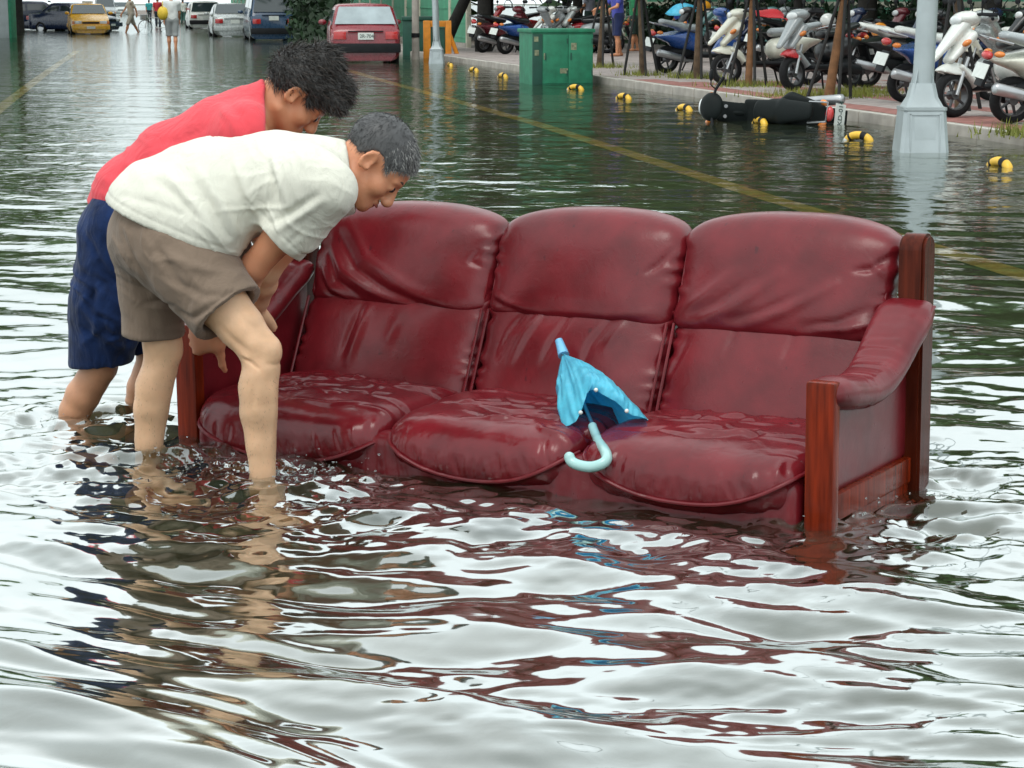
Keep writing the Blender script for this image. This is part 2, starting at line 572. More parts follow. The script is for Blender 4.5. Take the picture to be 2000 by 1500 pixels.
M = dict(
    water=water_mat(),
    asphalt=mat('asphalt', (.088, .098, .068), rough=.85, var=.25, scale=3, bump=.4, bscale=90),
    line_yellow=mat('road_paint_yellow', (.74, .60, .16), rough=.6, var=.35, scale=9),
    kerb=mat('kerb_concrete', (.36, .33, .29), rough=.85, var=.22, scale=4, bump=.3, bscale=50),
    kerb_white=mat('kerb_top_paint', (.62, .60, .55), rough=.8, var=.15, scale=9),
    bed=mat('paving_bed', (.17, .14, .12), rough=.9, var=.2, scale=5),
    tile_red=mat('tile_red', (.30, .13, .11), rough=.75, var=.25, scale=6, bump=.2),
    tile_grey=mat('tile_grey', (.36, .31, .29), rough=.75, var=.2, scale=6, bump=.2),
    earth=mat('earth', (.12, .10, .07), rough=.95, var=.3, scale=2, bump=.4, bscale=20),
    leather=leather_mat(), leather_wet=leather_mat('leather_wet', .22, .10), wood=wood_mat(), wood_shaded=wood_mat('shaded_lacquered_wood', (.075, .012, .005)),  # last: same wood, shade worked into the colour for back posts and board
    black=mat('black_plastic', (.010, .011, .013), rough=.5, var=.2, spec=.22),
    rubber=mat('rubber', (.012, .012, .013), spec=.2, rough=.75, var=.25, scale=30, bump=.3),
    chrome=mat('chrome', (.62, .63, .64), rough=.18, metal=1.0, var=.05),
    wheel_grey=mat('wheel_grey', (.10, .10, .105), rough=.4, metal=.6, var=.2),
    alloy=mat('alloy', (.42, .43, .44), rough=.35, metal=.8, var=.1),
    glass=mat('dark_glass', (.03, .045, .05), rough=.05, var=.05, spec=.9),
    glass_pale=mat('pale_glass', (.30, .36, .38), rough=.08, var=.25, scale=2, spec=.9),
    red_lens=mat('red_lens', (.55, .03, .03), rough=.15, coat=.6),
    orange_lens=mat('orange_lens', (.75, .22, .03), rough=.15, coat=.6),
    clear_lens=mat('clear_lens', (.75, .78, .78), rough=.1, coat=.6),
    plate=mat('plate_white', (.72, .76, .72), rough=.4, var=.06, scale=20),
    plate_ink=mat('plate_ink', (.02, .06, .05), rough=.5, var=.1),
    dull_black=mat('dull_black', (.006, .009, .009), rough=.55, spec=.16),
    galv=mat('galvanised', (.40, .45, .46), rough=.42, metal=.35, var=.12, scale=3, bump=.1, bscale=30),
    cab_green=mat('cabinet_green', (.018, .20, .105), rough=.5, var=.22, scale=7, bump=.1, bscale=30),
    cab_dark=mat('cabinet_dark_green', (.012, .075, .05), rough=.55, var=.25, scale=5),
    sticker=mat('sticker_residue', (.24, .26, .16), rough=.8, var=.5, scale=26),
    orange=mat('orange_paint', (.75, .27, .02), rough=.45, var=.15),
    yellow=mat('delineator_yellow', (.80, .48, .04), rough=.35, var=.12),
    white=mat('white_paint', (.72, .73, .70), rough=.45, var=.08),
    fence_green=mat('fence_green', (.10, .36, .22), rough=.6, var=.18, scale=2),
    post_white=mat('post_cream', (.62, .60, .48), rough=.7, var=.15, scale=4),
    bark=mat('bark', (.115, .075, .045), rough=.95, var=.45, scale=9, bump=.8, bscale=26),
    bark_dark=mat('bark_dark', (.022, .020, .017), rough=.95, var=.4, scale=7, bump=.8, bscale=20),
    stake=mat('stake_brown', (.22, .105, .045), rough=.85, var=.3, scale=10, bump=.4),
    stake_black=mat('stake_black', (.02, .02, .02), rough=.8, var=.3),
    leaf_dark=mat('leaf_dark', (.070, .165, .042), rough=.5, var=.45, scale=1.4),
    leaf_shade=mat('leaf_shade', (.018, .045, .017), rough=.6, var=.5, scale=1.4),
    leaf_mid=mat('leaf_mid', (.095, .205, .050), rough=.5, var=.45, scale=1.4),
    grass=mat('grass_blades', (.20, .22, .035), rough=.7, var=.4, scale=3),
    umb=umbrella_mat(),
    umb_handle=mat('umbrella_handle', (.36, .60, .58), rough=.18, var=.1, coat=.5),
    umb_tip=mat('umbrella_tip', (.16, .46, .72), rough=.3, var=.1, coat=.3),
    shirt_white=cloth_mat('shirt_cream', (.70, .69, .60)),
    shorts_tan=cloth_mat('shorts_taupe', (.215, .158, .118), var=.12),
    shirt_red=cloth_mat('shirt_red', (.72, .075, .095), var=.10),
    shorts_navy=cloth_mat('shorts_navy', (.006, .020, .075), var=.4, scale=20),
    hair_grey=mat('hair_grey', (.062, .062, .064), rough=.5, var=.25, scale=30),
    hair_grey_light=mat('hair_grey_light', (.30, .30, .29), rough=.45, var=.3, scale=60),
    hair_black=mat('hair_black', (.016, .014, .013), rough=.45, var=.25, scale=30),
    hair_brown=mat('hair_brown', (.040, .030, .024), rough=.45, var=.3, scale=60),
    skin_a=skin_mat('skin_pale_legs', (.74, .46, .28), (.64, .28, .155)),
    skin_b=skin_mat('skin_tanned', (.58, .29, .165), (.58, .245, .125)),
    eye=mat('eye_dark', (.02, .015, .012), rough=.1, spec=.8),
    brow=mat('brow_hair', (.09, .05, .035), rough=.7),
    lip=mat('lip', (.40, .13, .10), rough=.45),
    splash=mat('splash_water', (.75, .80, .80), rough=.05, trans=.85, var=.03, spec=.8),
)
def paint(name, col, rough=.28, coat=.5, metal=0.0):
    return mat(name, col, rough=rough, var=.10, scale=5, coat=coat, metal=metal, rvar=.08)
PAINT = dict(
    red=paint('paint_red', (.22, .012, .022)), taxi=paint('paint_taxi', (.82, .42, .02)),
    blue=paint('paint_blue', (.016, .055, .12)), silver=paint('paint_silver', (.40, .43, .42), metal=.3),
    white=paint('paint_white', (.70, .72, .68)), navy=paint('paint_navy', (.014, .026, .07)),
    teal=paint('paint_teal', (.10, .22, .22)), black=paint('paint_black', (.008, .010, .012), .35, .25),
    royal=paint('paint_royal', (.03, .10, .36)), cream=paint('paint_cream', (.68, .68, .58)),
    grey=paint('paint_grey', (.32, .35, .36)), redbright=paint('paint_bright_red', (.60, .04, .05)),
    wine=paint('paint_wine', (.16, .02, .03)), bottle=paint('paint_bottle', (.005, .012, .012), .4, .12),
)
# ------------------------------------------------------------------ setting: street frame
K0 = P(2000, 285)[:2]
K1 = P(1020, 141)[:2]
KD = unit(K1 - K0)                     # along the kerb, away from the camera
KN = np.array([KD[1], -KD[0]])         # to the pavement side
KANG = math.atan2(KD[1], KD[0])
def street(s_, t_, z=0.0):             # s along, t towards the pavement
    q = K0 + KD * s_ + KN * t_
    return (float(q[0]), float(q[1]), z)
def st_of(p):
    d = np.array(p[:2]) - K0
    return float(d @ KD), float(d @ KN)
SIDE_Z = 0.11
ROAD_Z = -0.16

def strip(name, pts, wd, z, m, parent=None, kind=None):
    """a flat painted band along a polyline"""
    V = []; F = []
    pts = [np.array(p[:2]) for p in pts]
    for i, p in enumerate(pts):
        t = unit(pts[min(i + 1, len(pts) - 1)] - pts[max(i - 1, 0)])
        n = np.array([t[1], -t[0]]) * wd / 2
        V += [(*(p + n), z), (*(p - n), z)]
    for i in range(len(pts) - 1):
        F.append((2 * i, 2 * i + 1, 2 * i + 3, 2 * i + 2))
    o = link(name, mesh_np(name, V, [f[::-1] for f in F], False), m, parent)
    return tag(o, kind=kind)

g = mesh_np('road', [(-700, -60, ROAD_Z), (700, -60, ROAD_Z), (700, 1500, ROAD_Z), (-700, 1500, ROAD_Z)], [(0, 1, 2, 3)], False)
tag(link('road', g, M['asphalt']), kind='structure')
yl = [P(x, y, ROAD_Z) for x, y in ((2300, 632), (2000, 540), (1450, 372), (1240, 304), (1040, 240), (720, 150), (560, 101))]
strip('edge_line', yl, 0.20, ROAD_Z + .006, M['line_yellow'], None, 'structure')
yl2 = [P(x, y, ROAD_Z) for x, y in ((-330, 455), (-60, 262), (0, 212), (80, 150), (150, 100))]
strip('centre_line', yl2, 0.19, ROAD_Z + .006, M['line_yellow'], None, 'structure')

# ---------------- flood water: real waves near, finer ripple in the material beyond
def build_water():
    ys = [0.4]
    while ys[-1] < 700:
        y = ys[-1]
        dy = 0.0029 * y * (1 + max(0.0, (y - 13) / 11.0))
        if y < 3.0: dy = 0.05
        ys.append(y + dy)
    ys = np.array(ys)
    core = np.linspace(-.285, .285, 400)
    side = .285 + np.cumsum(np.linspace(.004, .09, 26))
    tx = np.concatenate([-side[::-1], core, side])
    Y, T = np.meshgrid(ys, tx, indexing='ij')
    X = T * Y
    cell = np.maximum(0.0029 * Y * (1 + np.maximum(0, (Y - 13) / 11.0)), .0015 * Y)
    cell = np.where(np.abs(T) > .29, .3, cell)
    cell = np.where(Y < 3.0, np.maximum(cell, .05), cell)
    # gentle domain warp so that the crests meander
    wx = X + .22 * np.sin(1.1 * Y + .6 * X + .4) + .10 * np.sin(2.7 * X - 1.9 * Y)
    wy = Y + .16 * np.sin(1.4 * X + .3 * Y) + .07 * np.sin(3.3 * X + 2.1 * Y + 1.0)
    Z = np.zeros_like(X)
    calm = 1 - .58 * np.clip((Y - 6.2) / 4.0, 0, 1)
    r = np.random.RandomState(5)
    N = 64
    for i in range(N):
        lam = .10 * (2.2 / .10) ** (i / (N - 1.0)) * r.uniform(.9, 1.1)
        th = math.pi / 2 - .22 + r.normal(0, .48)
        k = 2 * math.pi / lam
        slope = .0105 if lam > .9 else (.0110 if lam > .22 else .0125)
        a = slope / k
        fl = np.clip((lam / cell - 2.5) / 4.0, 0, 1)
        if lam < .35:                                   # small ripples come in patches
            fl = fl * np.clip(.55 + .9 * np.sin(.9 * wx + i) * np.sin(.7 * wy + 2 * i), 0, 1.4)
        sn = np.sin(k * (math.cos(th) * wx + math.sin(th) * wy) + r.uniform(0, 6.3))
        if lam < .9: sn = np.exp(1.15 * sn) / 1.15 - 1.15        # sharper crests, flatter troughs
        Z += fl * a * sn * calm
    # a few dominant, skewed swells: long faces towards the camera, short backs
    for lam, dth, ph, sl in ((.92, -.30, .3, .034), (.66, -.12, 2.1, .034), (.47, -.42, 4.0, .032), (.38, .10, 1.2, .026), (.58, -.62, 5.2, .028), (1.35, .15, .9, .030), (.27, -.25, 2.6, .026), (.20, -.18, 1.1, .028), (.155, -.36, 3.3, .026), (.235, -.55, .2, .026), (.18, .04, 4.4, .020)):
        th = math.pi / 2 + dth
        k = 2 * math.pi / lam
        p_ = k * (math.cos(th) * wx + math.sin(th) * wy) + ph + .5 * np.sin(1.7 * X + .9 * Y + ph)
        fl = np.clip((lam / cell - 2.5) / 4.0, 0, 1) * np.clip(.75 + .6 * np.sin(1.3 * wx + 2 * ph) * np.cos(.8 * wy + ph), .1, 1.3) * np.clip((9 - Y) / 3.5, .22, 1)
        Z -= fl * sl / k * 1.2 * (1 + .75 * np.clip((4.75 - Y) / .6, 0, 1)) * (np.sin(p_) + .40 * np.sin(2 * p_) + .18 * np.sin(3 * p_))
    # rings and churn round the wading legs and the sofa
    src = [(P(515, 935), .9), (P(290, 890), .9), (P(135, 822), 1.1), (P(1625, 1030), .8), (P(1790, 940), .9), (P(200, 800), .7)]
    for j, (c, am) in enumerate(src):
        rr = np.hypot((X - c[0]) * (1 + .12 * np.sin(3 * Y)), Y - c[1]) + 1e-3
        rr = rr + .05 * np.sin(3.1 * X + 2.3 * Y + j)
        fl = np.clip((.16 / cell - 2.5) / 4.0, 0, 1)
        Z += fl * am * .0042 * np.sin(2 * math.pi / .17 * rr + j) * np.exp(-rr / .75)
        fl = np.clip((.34 / cell - 2.5) / 4.0, 0, 1)
        Z += fl * am * .0050 * np.sin(2 * math.pi / .36 * rr + 2 * j) * np.exp(-rr / 1.7)
    near = (np.abs(T) < .3) & (Y > 3.5) & (Y < 9)
    q = np.stack([X[near], Y[near], np.zeros(near.sum())], 1)
    dist = np.full(len(q), 9.0)
    for c, am in src:
        dist = np.minimum(dist, np.hypot(q[:, 0] - c[0], q[:, 1] - c[1]) / am)
    # stirred water along the sofa front and right side
    a_, b_ = P(700, 960)[:2], P(1000, 985)[:2]
    e = np.exp(-np.maximum(dist - .08, 0) / .34)
    ch = vnoise(q * np.array([7, 11, 1]), 1) * .42 + vnoise(q * np.array([15, 26, 1]), 2) * .38 + vnoise(q * np.array([30, 52, 1]), 3) * .24 + vnoise(q * np.array([60, 90, 1]), 4) * .09
    ch = np.where(ch > 0, ch * 1.35, ch * .8)
    Z[near] += .023 * e * ch
    # broad patch of chop in front of the sofa
    c2 = P(930, 1010)
    e2 = np.exp(-(((q[:, 0] - c2[0]) / 1.15) ** 2 + ((q[:, 1] - c2[1]) / .42) ** 2))
    Z[near] += .0075 * e2 * (vnoise(q * np.array([7, 13, 1]), 6) + .6 * vnoise(q * np.array([15, 30, 1]), 7) + .3 * vnoise(q * np.array([32, 60, 1]), 17))
    c4 = P(300, 900)
    e4 = np.exp(-(((q[:, 0] - c4[0]) / .75) ** 2 + ((q[:, 1] - c4[1]) / .5) ** 2))
    Z[near] += .009 * e4 * (vnoise(q * np.array([9, 13, 1]), 36) + .6 * vnoise(q * np.array([19, 28, 1]), 37) + .35 * vnoise(q * np.array([40, 60, 1]), 38))
    # fine cat's paws all over the near water
    pw_ = np.clip(vnoise(q * np.array([1.3, 2.2, 1]), 41) + .25, 0, 1)
    Z[near] += .0032 * pw_ * (vnoise(q * np.array([12, 26, 1]), 42) + .5 * vnoise(q * np.array([26, 52, 1]), 43))
    c3 = P(1880, 1010)
    e3 = np.exp(-(((q[:, 0] - c3[0]) / .38) ** 2 + ((q[:, 1] - c3[1]) / .38) ** 2))
    Z[near] += .016 * e3 * (vnoise(q * np.array([8, 13, 1]), 8) + .5 * vnoise(q * np.array([20, 30, 1]), 9))
    V = np.stack([X.ravel(), Y.ravel(), Z.ravel()], 1)
    nr, nc = X.shape
    i = np.arange(nr - 1)[:, None] * nc + np.arange(nc - 1)[None, :]
    Q = np.stack([i, i + 1, i + nc + 1, i + nc], -1).reshape(-1, 4)
    me = mesh_np('flood_water', V, Q)
    at = me.attributes.new('ripple', 'FLOAT', 'POINT')
    rip = np.clip((Y - 7.5) / 10.0, 0.0, 1.0) * RIPPLE + .06
    at.data.foreach_set('value', rip.ravel().astype(np.float32))
    tag(link('flood_water', me, M['water']), kind='structure')
RIPPLE = .24
build_water()

# ---------------- kerb of separate stones, pavement of separate tiles
S_NEAR, S_FAR = -9.0, 46.0
kerb = empty('kerb', street(0, 0, 0), KANG, kind='structure')
def kerb_stone(ln):
    mb = MB()
    mb.box((-ln / 2 + .006, -.09, ROAD_Z), (ln / 2 - .006, .09, SIDE_Z), .014)
    return mb.mesh('kerb_stone', True, 35)
ks = kerb_stone(1.0)
kt = MB().box((-.49, .035, 0), (.49, .076, .004)).mesh('worn_paint', False)
n_st = int(S_FAR - S_NEAR)
for i in range(n_st):
    o = link('kerb_stone', ks, M['kerb'], kerb)
    o.location = (S_NEAR + i + .5, -.09 + rng.uniform(-.006, .006), rng.uniform(-.005, .004))
    o.rotation_euler = (0, 0, rng.uniform(-.004, .004))
    if i > 1:
        p = link('worn_paint', kt, M['kerb_white'], o)
        p.location = (0, 0, SIDE_Z + .001)
far_k = MB().box((0, -.09, ROAD_Z), (260, .09, SIDE_Z), .01)
o = far_k.build('kerb_run', M['kerb'], kerb); o.location = (S_FAR, -.09, 0)

t_f = st_of(P(915, 93, SIDE_Z))[1]
T_FENCE = t_f                    # nearest stretch, by the small lamp; the park's own fence stands further back
T_PARK = 9.4
S_TURN = st_of(P(930, 93, SIDE_Z))[0]
pave = empty('pavement', street(0, 0, 0), KANG, kind='structure')
bd = MB().box((S_NEAR - 4, -13, ROAD_Z), (300, -.186, SIDE_Z - .022))
bd.build('paving_bed', M['bed'], pave, False)
TW = .40
tl = MB().box((-TW / 2 + .005, -TW / 2 + .005, -.03), (TW / 2 - .005, TW / 2 - .005, 0), .006).mesh('paving_tile', True, 30)
cand = []
for i in range(int((S_FAR - S_NEAR) / TW)):
    for j in range(int((T_PARK + .2) / TW)):
        s_ = S_NEAR + (i + .5) * TW; t_ = .2 + (j + .5) * TW
        w = street(s_, t_, SIDE_Z)
        if w[1] < 3 or abs(w[0] / w[1]) > .275: continue
        cand.append((math.hypot(w[0], w[1]), s_, t_, i, j))
cand.sort()
rest = MB()
for n_, (d_, s_, t_, i, j) in enumerate(cand):
    red = (j % 3 == 0) or ((i // 3) % 4 == 1 and j % 3 == 1)
    if n_ < 300:
        o = link('paving_tile', tl, M['tile_red'] if red else M['tile_grey'], pave)
        o.location = (s_, -t_, SIDE_Z + rng.uniform(-.004, .003))
        o.rotation_euler = (rng.uniform(-.008, .008), rng.uniform(-.008, .008), rng.uniform(-.01, .01))
    elif d_ < 60:
        rest.box((s_ - TW / 2 + .005, -t_ - TW / 2 + .005, SIDE_Z - .03), (s_ + TW / 2 - .005, -t_ + TW / 2 - .005, SIDE_Z + rng.uniform(-.004, .002)))
tag(rest.build('paving_tiles_beyond', M['tile_grey'], pave, False), kind='stuff')

# ---------------- fence behind the parked scooters
fence = empty('fence', street(S_TURN, T_FENCE, SIDE_Z), KANG, label='green panel fence with cream double posts behind the orange frame', cat='fence')
park_fence = empty('fence', street(-6, T_PARK, SIDE_Z), KANG, label='long green fence with pale rails behind the parked scooters', cat='fence')
pw = 2.4
pm = MB().box((-pw / 2 + .1, -.03, .12), (pw / 2 - .1, .03, 2.0), .01)
for k in range(5):
    pm.box((-pw / 2 + .1, .031, .25 + k * .38), (pw / 2 - .1, .045, .29 + k * .38))
pm = pm.mesh('fence_panel', True, 30)
po = MB().box((-.09, -.05, -.1), (-.02, .07, 2.15), .008).box((.02, -.05, -.1), (.09, .07, 2.15), .008).mesh('fence_post', True, 30)
ba = MB().box((-pw / 2, -.06, -.2), (pw / 2, .09, .115), .01).mesh('fence_base', True, 30)
ra = MB().box((-pw / 2, -.04, 2.0), (pw / 2, .05, 2.06), .01).mesh('fence_rail', True, 30)
mr_ = MB().box((-pw / 2, -.05, 1.08), (pw / 2, .06, 1.2), .01).mesh('fence_rail', True, 30)
for i in range(0, 24):
    o = link('fence_rail', mr_, M['post_white'], park_fence); o.location = (i * pw + pw / 2, 0, 0)
    for nm, me, m, dx in (('fence_panel', pm, M['fence_green'], pw / 2), ('fence_post', po, M['post_white'], 0), ('fence_base', ba, M['kerb'], pw / 2)):
        o = link(nm, me, m, park_fence); o.location = (i * pw + dx, 0, 0)
for i in range(0, 30):
    for nm, me, m, dx in (('fence_panel', pm, M['fence_green'], pw / 2), ('fence_post', po, M['post_white'], 0), ('fence_base', ba, M['kerb'], pw / 2), ('fence_rail', ra, M['post_white'], pw / 2)):
        o = link(nm, me, m, fence); o.location = (i * pw + dx, 0, 0)

# ---------------- trees
def leaf_crown(seed, rx, rz, n, leaf, clumps=26):
    r = np.random.RandomState(seed)
    C = r.normal(0, 1, (clumps, 3)); C /= np.linalg.norm(C, axis=1)[:, None]
    C *= (r.uniform(.25, 1, clumps) ** .6)[:, None]
    C *= np.array([rx, rx, rz]) * .8
    idx = r.randint(0, clumps, n)
    p = C[idx] + r.normal(0, 1, (n, 3)) * np.array([rx, rx, rz]) * .17
    a = r.normal(0, 1, (n, 3)); a /= np.linalg.norm(a, axis=1)[:, None]
    b = np.cross(a, r.normal(0, 1, (n, 3))); b /= np.linalg.norm(b, axis=1)[:, None]
    sz = leaf * r.uniform(.6, 1.3, n)[:, None]
    V = np.stack([p - a * sz, p + b * sz * .45, p + a * sz, p - b * sz * .45], 1).reshape(-1, 3)
    Q = np.arange(4 * n).reshape(-1, 4)
    return mesh_np('crown', V, Q, False)
CROWN_S = [leaf_crown(3 + i, 1.5, 1.15, 1500, .15) for i in range(3)]
CROWN_L = [leaf_crown(30 + i, 3.6, 2.6, 3200, .30, 40) for i in range(3)]

def trunk_mesh(h, r0, lean=(0, 0), seed=0, limbs=4, seg=9):
    r = random.Random(seed)
    mb = MB()
    pts = [(lean[0] * t * h + .03 * math.sin(5 * t + seed) * h * .1, lean[1] * t * h + .02 * math.cos(4 * t + seed) * h * .1, t * h) for t in [i / 7 for i in range(8)]]
    mb.tube([(0, 0, -.25)] + pts, [r0 * 1.25, r0 * 1.15] + [r0 * (1 - .5 * i / 7) for i in range(1, 8)], seg)
    for k in range(limbs):
        a = r.uniform(0, 6.28); i = r.choice((4, 5, 6))
        p0 = Vector(pts[i]); l = h * r.uniform(.25, .45)
        d = Vector((math.cos(a) * .8, math.sin(a) * .8, .8))
        mb.tube([p0, p0 + d * l * .5 + Vector((0, 0, .05 * l)), p0 + d * l + Vector((0, 0, .2 * l))], [r0 * .42, r0 * .28, r0 * .1], 6)
    return mb.mesh('trunk', True, 60)

def young_tree(px, py, toppx, label, seed, stakes=((-.34, .0), (.3, .16), (.05, -.34)), stake_h=1.35, r0=.055, stake_mat='stake_black'):
    b = P(px, py, SIDE_Z)
    q = PD(toppx, 0, b[1])
    lean = ((q[0] - b[0]) / max(q[2] - b[2], .3), 0.0)
    t = empty('young_tree', b, 0, label, 'tree', 'young staked trees along the pavement')
    link('trunk', trunk_mesh(3.1, r0, lean, seed), M['stake'] if stake_mat == 'b' else M['bark'], t)
    c = link('crown', CROWN_S[seed % 3], M['leaf_mid'] if seed % 2 else M['leaf_dark'], t)
    c.location = (lean[0] * 3.4, 0, 3.7); c.rotation_euler = (0, 0, seed * 1.3)
    for dx, dy in stakes:
        mb = MB().tube([(dx, dy, -.2), (dx * .12 + lean[0] * stake_h, dy * .12, stake_h)], .022, 7)
        mb.build('stake', M['stake_black'], t)
    tie = MB().tube([(lean[0] * stake_h * .92 + .075 * math.cos(a), .075 * math.sin(a), stake_h * .92) for a in [i * .5236 for i in range(13)]], .012, 6)
    tie.build('tie', M['post_white'], t)
    return t
young_tree(1170, 131, 1178, 'slim staked tree rising directly behind the green utility cabinet', 1)
young_tree(1255, 147, 1251, 'thin grey brown tree between the man in blue and the blue scooter', 2)
young_tree(1360, 153, 1368, 'brown staked sapling in front of the big blue scooter', 3)
young_tree(1463, 168, 1470, 'orange brown sapling across the white scooter with slanted nose', 4, r0=.05, stake_mat='b')
young_tree(1620, 193, 1648, 'orange brown sapling leaning right beside the red fendered scooter', 5, r0=.06, stake_mat='b')
young_tree(1876, 214, 1868, 'brown sapling just behind the nearest street lamp', 6)

def big_tree(name, loc, h, r0, seed, label, group, scale=1.0, lean=(0, 0), dark=True, cz=None):
    t = empty(name, loc, 0, label, 'tree', group)
    link('trunk', trunk_mesh(h, r0, lean, seed, 5, 10), M['bark_dark'], t)
    c = link('crown', CROWN_L[seed % 3], M['leaf_dark'] if dark else M['leaf_mid'], t)
    c.location = (lean[0] * h, lean[1] * h, (cz or h + .6)); c.scale = (scale,) * 3
    c.rotation_euler = (0, 0, seed * .9)
    return t
gB = 'large dark trees by the fence'
def on_walk(px, t_, z=SIDE_Z):
    """the point of the pavement line t that stands at column px"""
    best = None
    for i in range(400):
        s_ = -6 + i * .2
        w = street(s_, t_, z)
        if w[1] < 5: continue
        e = abs((w[0] / (w[1] * CP + (CAM_H - z) * SP)) * CAM_F + 1000 - px)
        if best is None or e < best[0]: best = (e, s_, w)
    return best[2]
big_tree('leafy_tree', on_walk(1690, 7.2), 4.6, .22, 1, 'dark trunk behind the white seated scooter near the lamp', gB, .82)
big_tree('leafy_tree', on_walk(1560, 7.8), 4.9, .15, 2, 'dark trunk behind the scooter with the red fender', gB, .9)
big_tree('leafy_tree', on_walk(1425, 8.2), 4.4, .13, 3, 'dark trunk between the orange helmet and the white scooter', gB, .85)
big_tree('leafy_tree', on_walk(1130, 5.2), 4.7, .16, 4, 'dark trunk behind the person in the grey shirt', gB, .9)
big_tree('leafy_tree', on_walk(945, T_FENCE - .5), 4.5, .2, 5, 'dark trunk at the start of the scooter row, over the red scooter', gB, .9)
big_tree('leafy_tree', on_walk(1935, 6.8), 4.3, .20, 6, 'dark trunk behind the scooter with the black top box', gB, .8)
lt = P(868, 62, SIDE_Z)
lt = P(862, 96, SIDE_Z)
big_tree('leaning_tree', lt, 4.2, .17, 7, 'thick dark trunk leaning right beside the orange frame', gB, .9, lean=(.48, 0))
gF = 'trees in the park beyond the fence'
for i, (s_, t_, h, sc_) in enumerate([(6, 11.0, 3.4, 1.05), (13, 11.6, 3.8, 1.15), (20, 11.0, 4.2, 1.2), (28, 11.6, 4.8, 1.3), (37, 11, 5.4, 1.4)]):
    big_tree('park_tree', street(s_, t_, 0), h, .2, 10 + i, 'leafy tree standing beyond the green fence', gF, sc_, cz=h + .9, dark=bool(i % 2))
for i, (s_, t_, h, sc_) in enumerate([(3, 12, 3.4, 1.25), (9, 13.0, 3.8, 1.35), (16, 12.4, 3.9, 1.4), (23, 13.2, 4.2, 1.45), (31, 12.4, 4.6, 1.5), (40, 12.6, 5.0, 1.6), (50, 10.6, 5.2, 1.6), (61, 11, 5.6, 1.7)]):
    big_tree('park_tree', street(s_, t_, 0), h, .2, 50 + i, 'leafy tree standing beyond the green fence', gF, sc_, cz=h + .3, dark=bool(i % 3))
gR = 'tall trees over the right row of parked cars'
for i, (s_, t_, h, sc_) in enumerate([(48, 3.0, 5.0, 1.15), (58, 3.4, 5.2, 1.2), (70, 3.0, 5.6, 1.3), (84, 3.2, 6.2, 1.45), (100, 4.4, 7, 1.6), (120, 6.4, 8, 1.8), (145, 8.6, 9, 2.0), (175, 11, 10, 2.2)]):
    big_tree('street_tree', street(s_, t_, SIDE_Z), h, .2, 20 + i, 'tall leafy tree over the right row of parked cars', gR, sc_, cz=h, dark=bool(i % 3))
gL = 'trees lining the far side of the street'
lc = st_of(P(80, 150, ROAD_Z))[1]
for i, (s_, dt, h, sc_) in enumerate([(40, -5.5, 5.0, 1.2), (54, -5.0, 5.6, 1.3), (68, -5.0, 6.2, 1.45), (84, -5.0, 7, 1.6), (104, -7.5, 8, 1.8), (130, -9.5, 9, 2.0), (160, -12, 10, 2.2)]):
    big_tree('street_tree', street(s_, lc + dt, ROAD_Z), h, .2, 30 + i, 'leafy tree along the far side of the flooded street', gL, sc_, cz=h, dark=bool(i % 3))

for i, (s_, dt, h, sc_) in enumerate([(52, -5.2, 6.5, 1.75), (66, -4.8, 7.2, 1.95), (84, -6.2, 8.0, 2.1), (106, -8.2, 9.2, 2.3), (132, -10, 10.5, 2.5)]):
    big_tree('street_tree', street(s_, lc + dt, ROAD_Z), h, .2, 60 + i, 'leafy tree along the far side of the flooded street', gL, sc_, cz=h - .6, dark=bool(i % 2))
for i, (s_, t_, h, sc_) in enumerate([(52, 6.0, 6.4, 1.75), (66, 5.6, 7.0, 1.9), (82, 5.4, 7.8, 2.1), (102, 5.4, 8.6, 2.3)]):
    big_tree('street_tree', street(s_, t_, SIDE_Z), h, .2, 70 + i, 'tall leafy tree over the right row of parked cars', gR, sc_, cz=h - .6, dark=bool(i % 2))

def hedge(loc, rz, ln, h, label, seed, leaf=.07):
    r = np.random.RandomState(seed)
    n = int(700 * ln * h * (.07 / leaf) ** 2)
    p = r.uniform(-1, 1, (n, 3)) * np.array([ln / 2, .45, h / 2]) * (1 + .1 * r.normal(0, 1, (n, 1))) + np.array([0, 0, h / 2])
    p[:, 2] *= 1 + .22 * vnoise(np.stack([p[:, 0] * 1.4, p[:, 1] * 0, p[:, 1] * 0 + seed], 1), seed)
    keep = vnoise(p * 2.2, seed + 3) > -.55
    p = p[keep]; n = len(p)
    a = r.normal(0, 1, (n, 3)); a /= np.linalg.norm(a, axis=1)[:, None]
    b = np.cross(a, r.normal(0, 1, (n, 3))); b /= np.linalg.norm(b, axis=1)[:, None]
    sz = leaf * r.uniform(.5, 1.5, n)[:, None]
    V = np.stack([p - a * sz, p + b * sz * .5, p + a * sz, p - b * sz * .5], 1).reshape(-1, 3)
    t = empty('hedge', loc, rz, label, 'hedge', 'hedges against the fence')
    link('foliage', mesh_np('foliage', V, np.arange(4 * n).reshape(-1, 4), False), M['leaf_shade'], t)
    return t
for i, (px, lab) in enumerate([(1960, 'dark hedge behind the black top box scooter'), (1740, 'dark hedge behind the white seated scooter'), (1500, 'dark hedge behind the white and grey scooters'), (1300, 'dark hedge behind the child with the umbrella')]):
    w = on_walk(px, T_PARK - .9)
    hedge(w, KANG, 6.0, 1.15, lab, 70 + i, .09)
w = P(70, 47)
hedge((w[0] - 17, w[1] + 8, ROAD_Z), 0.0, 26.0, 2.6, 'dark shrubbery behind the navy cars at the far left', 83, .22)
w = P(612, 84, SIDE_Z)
hedge((w[0], w[1] + 1.2, SIDE_Z), KANG, 9.0, 2.6, 'tall dark hedge to the right of the blue van', 81, .13)

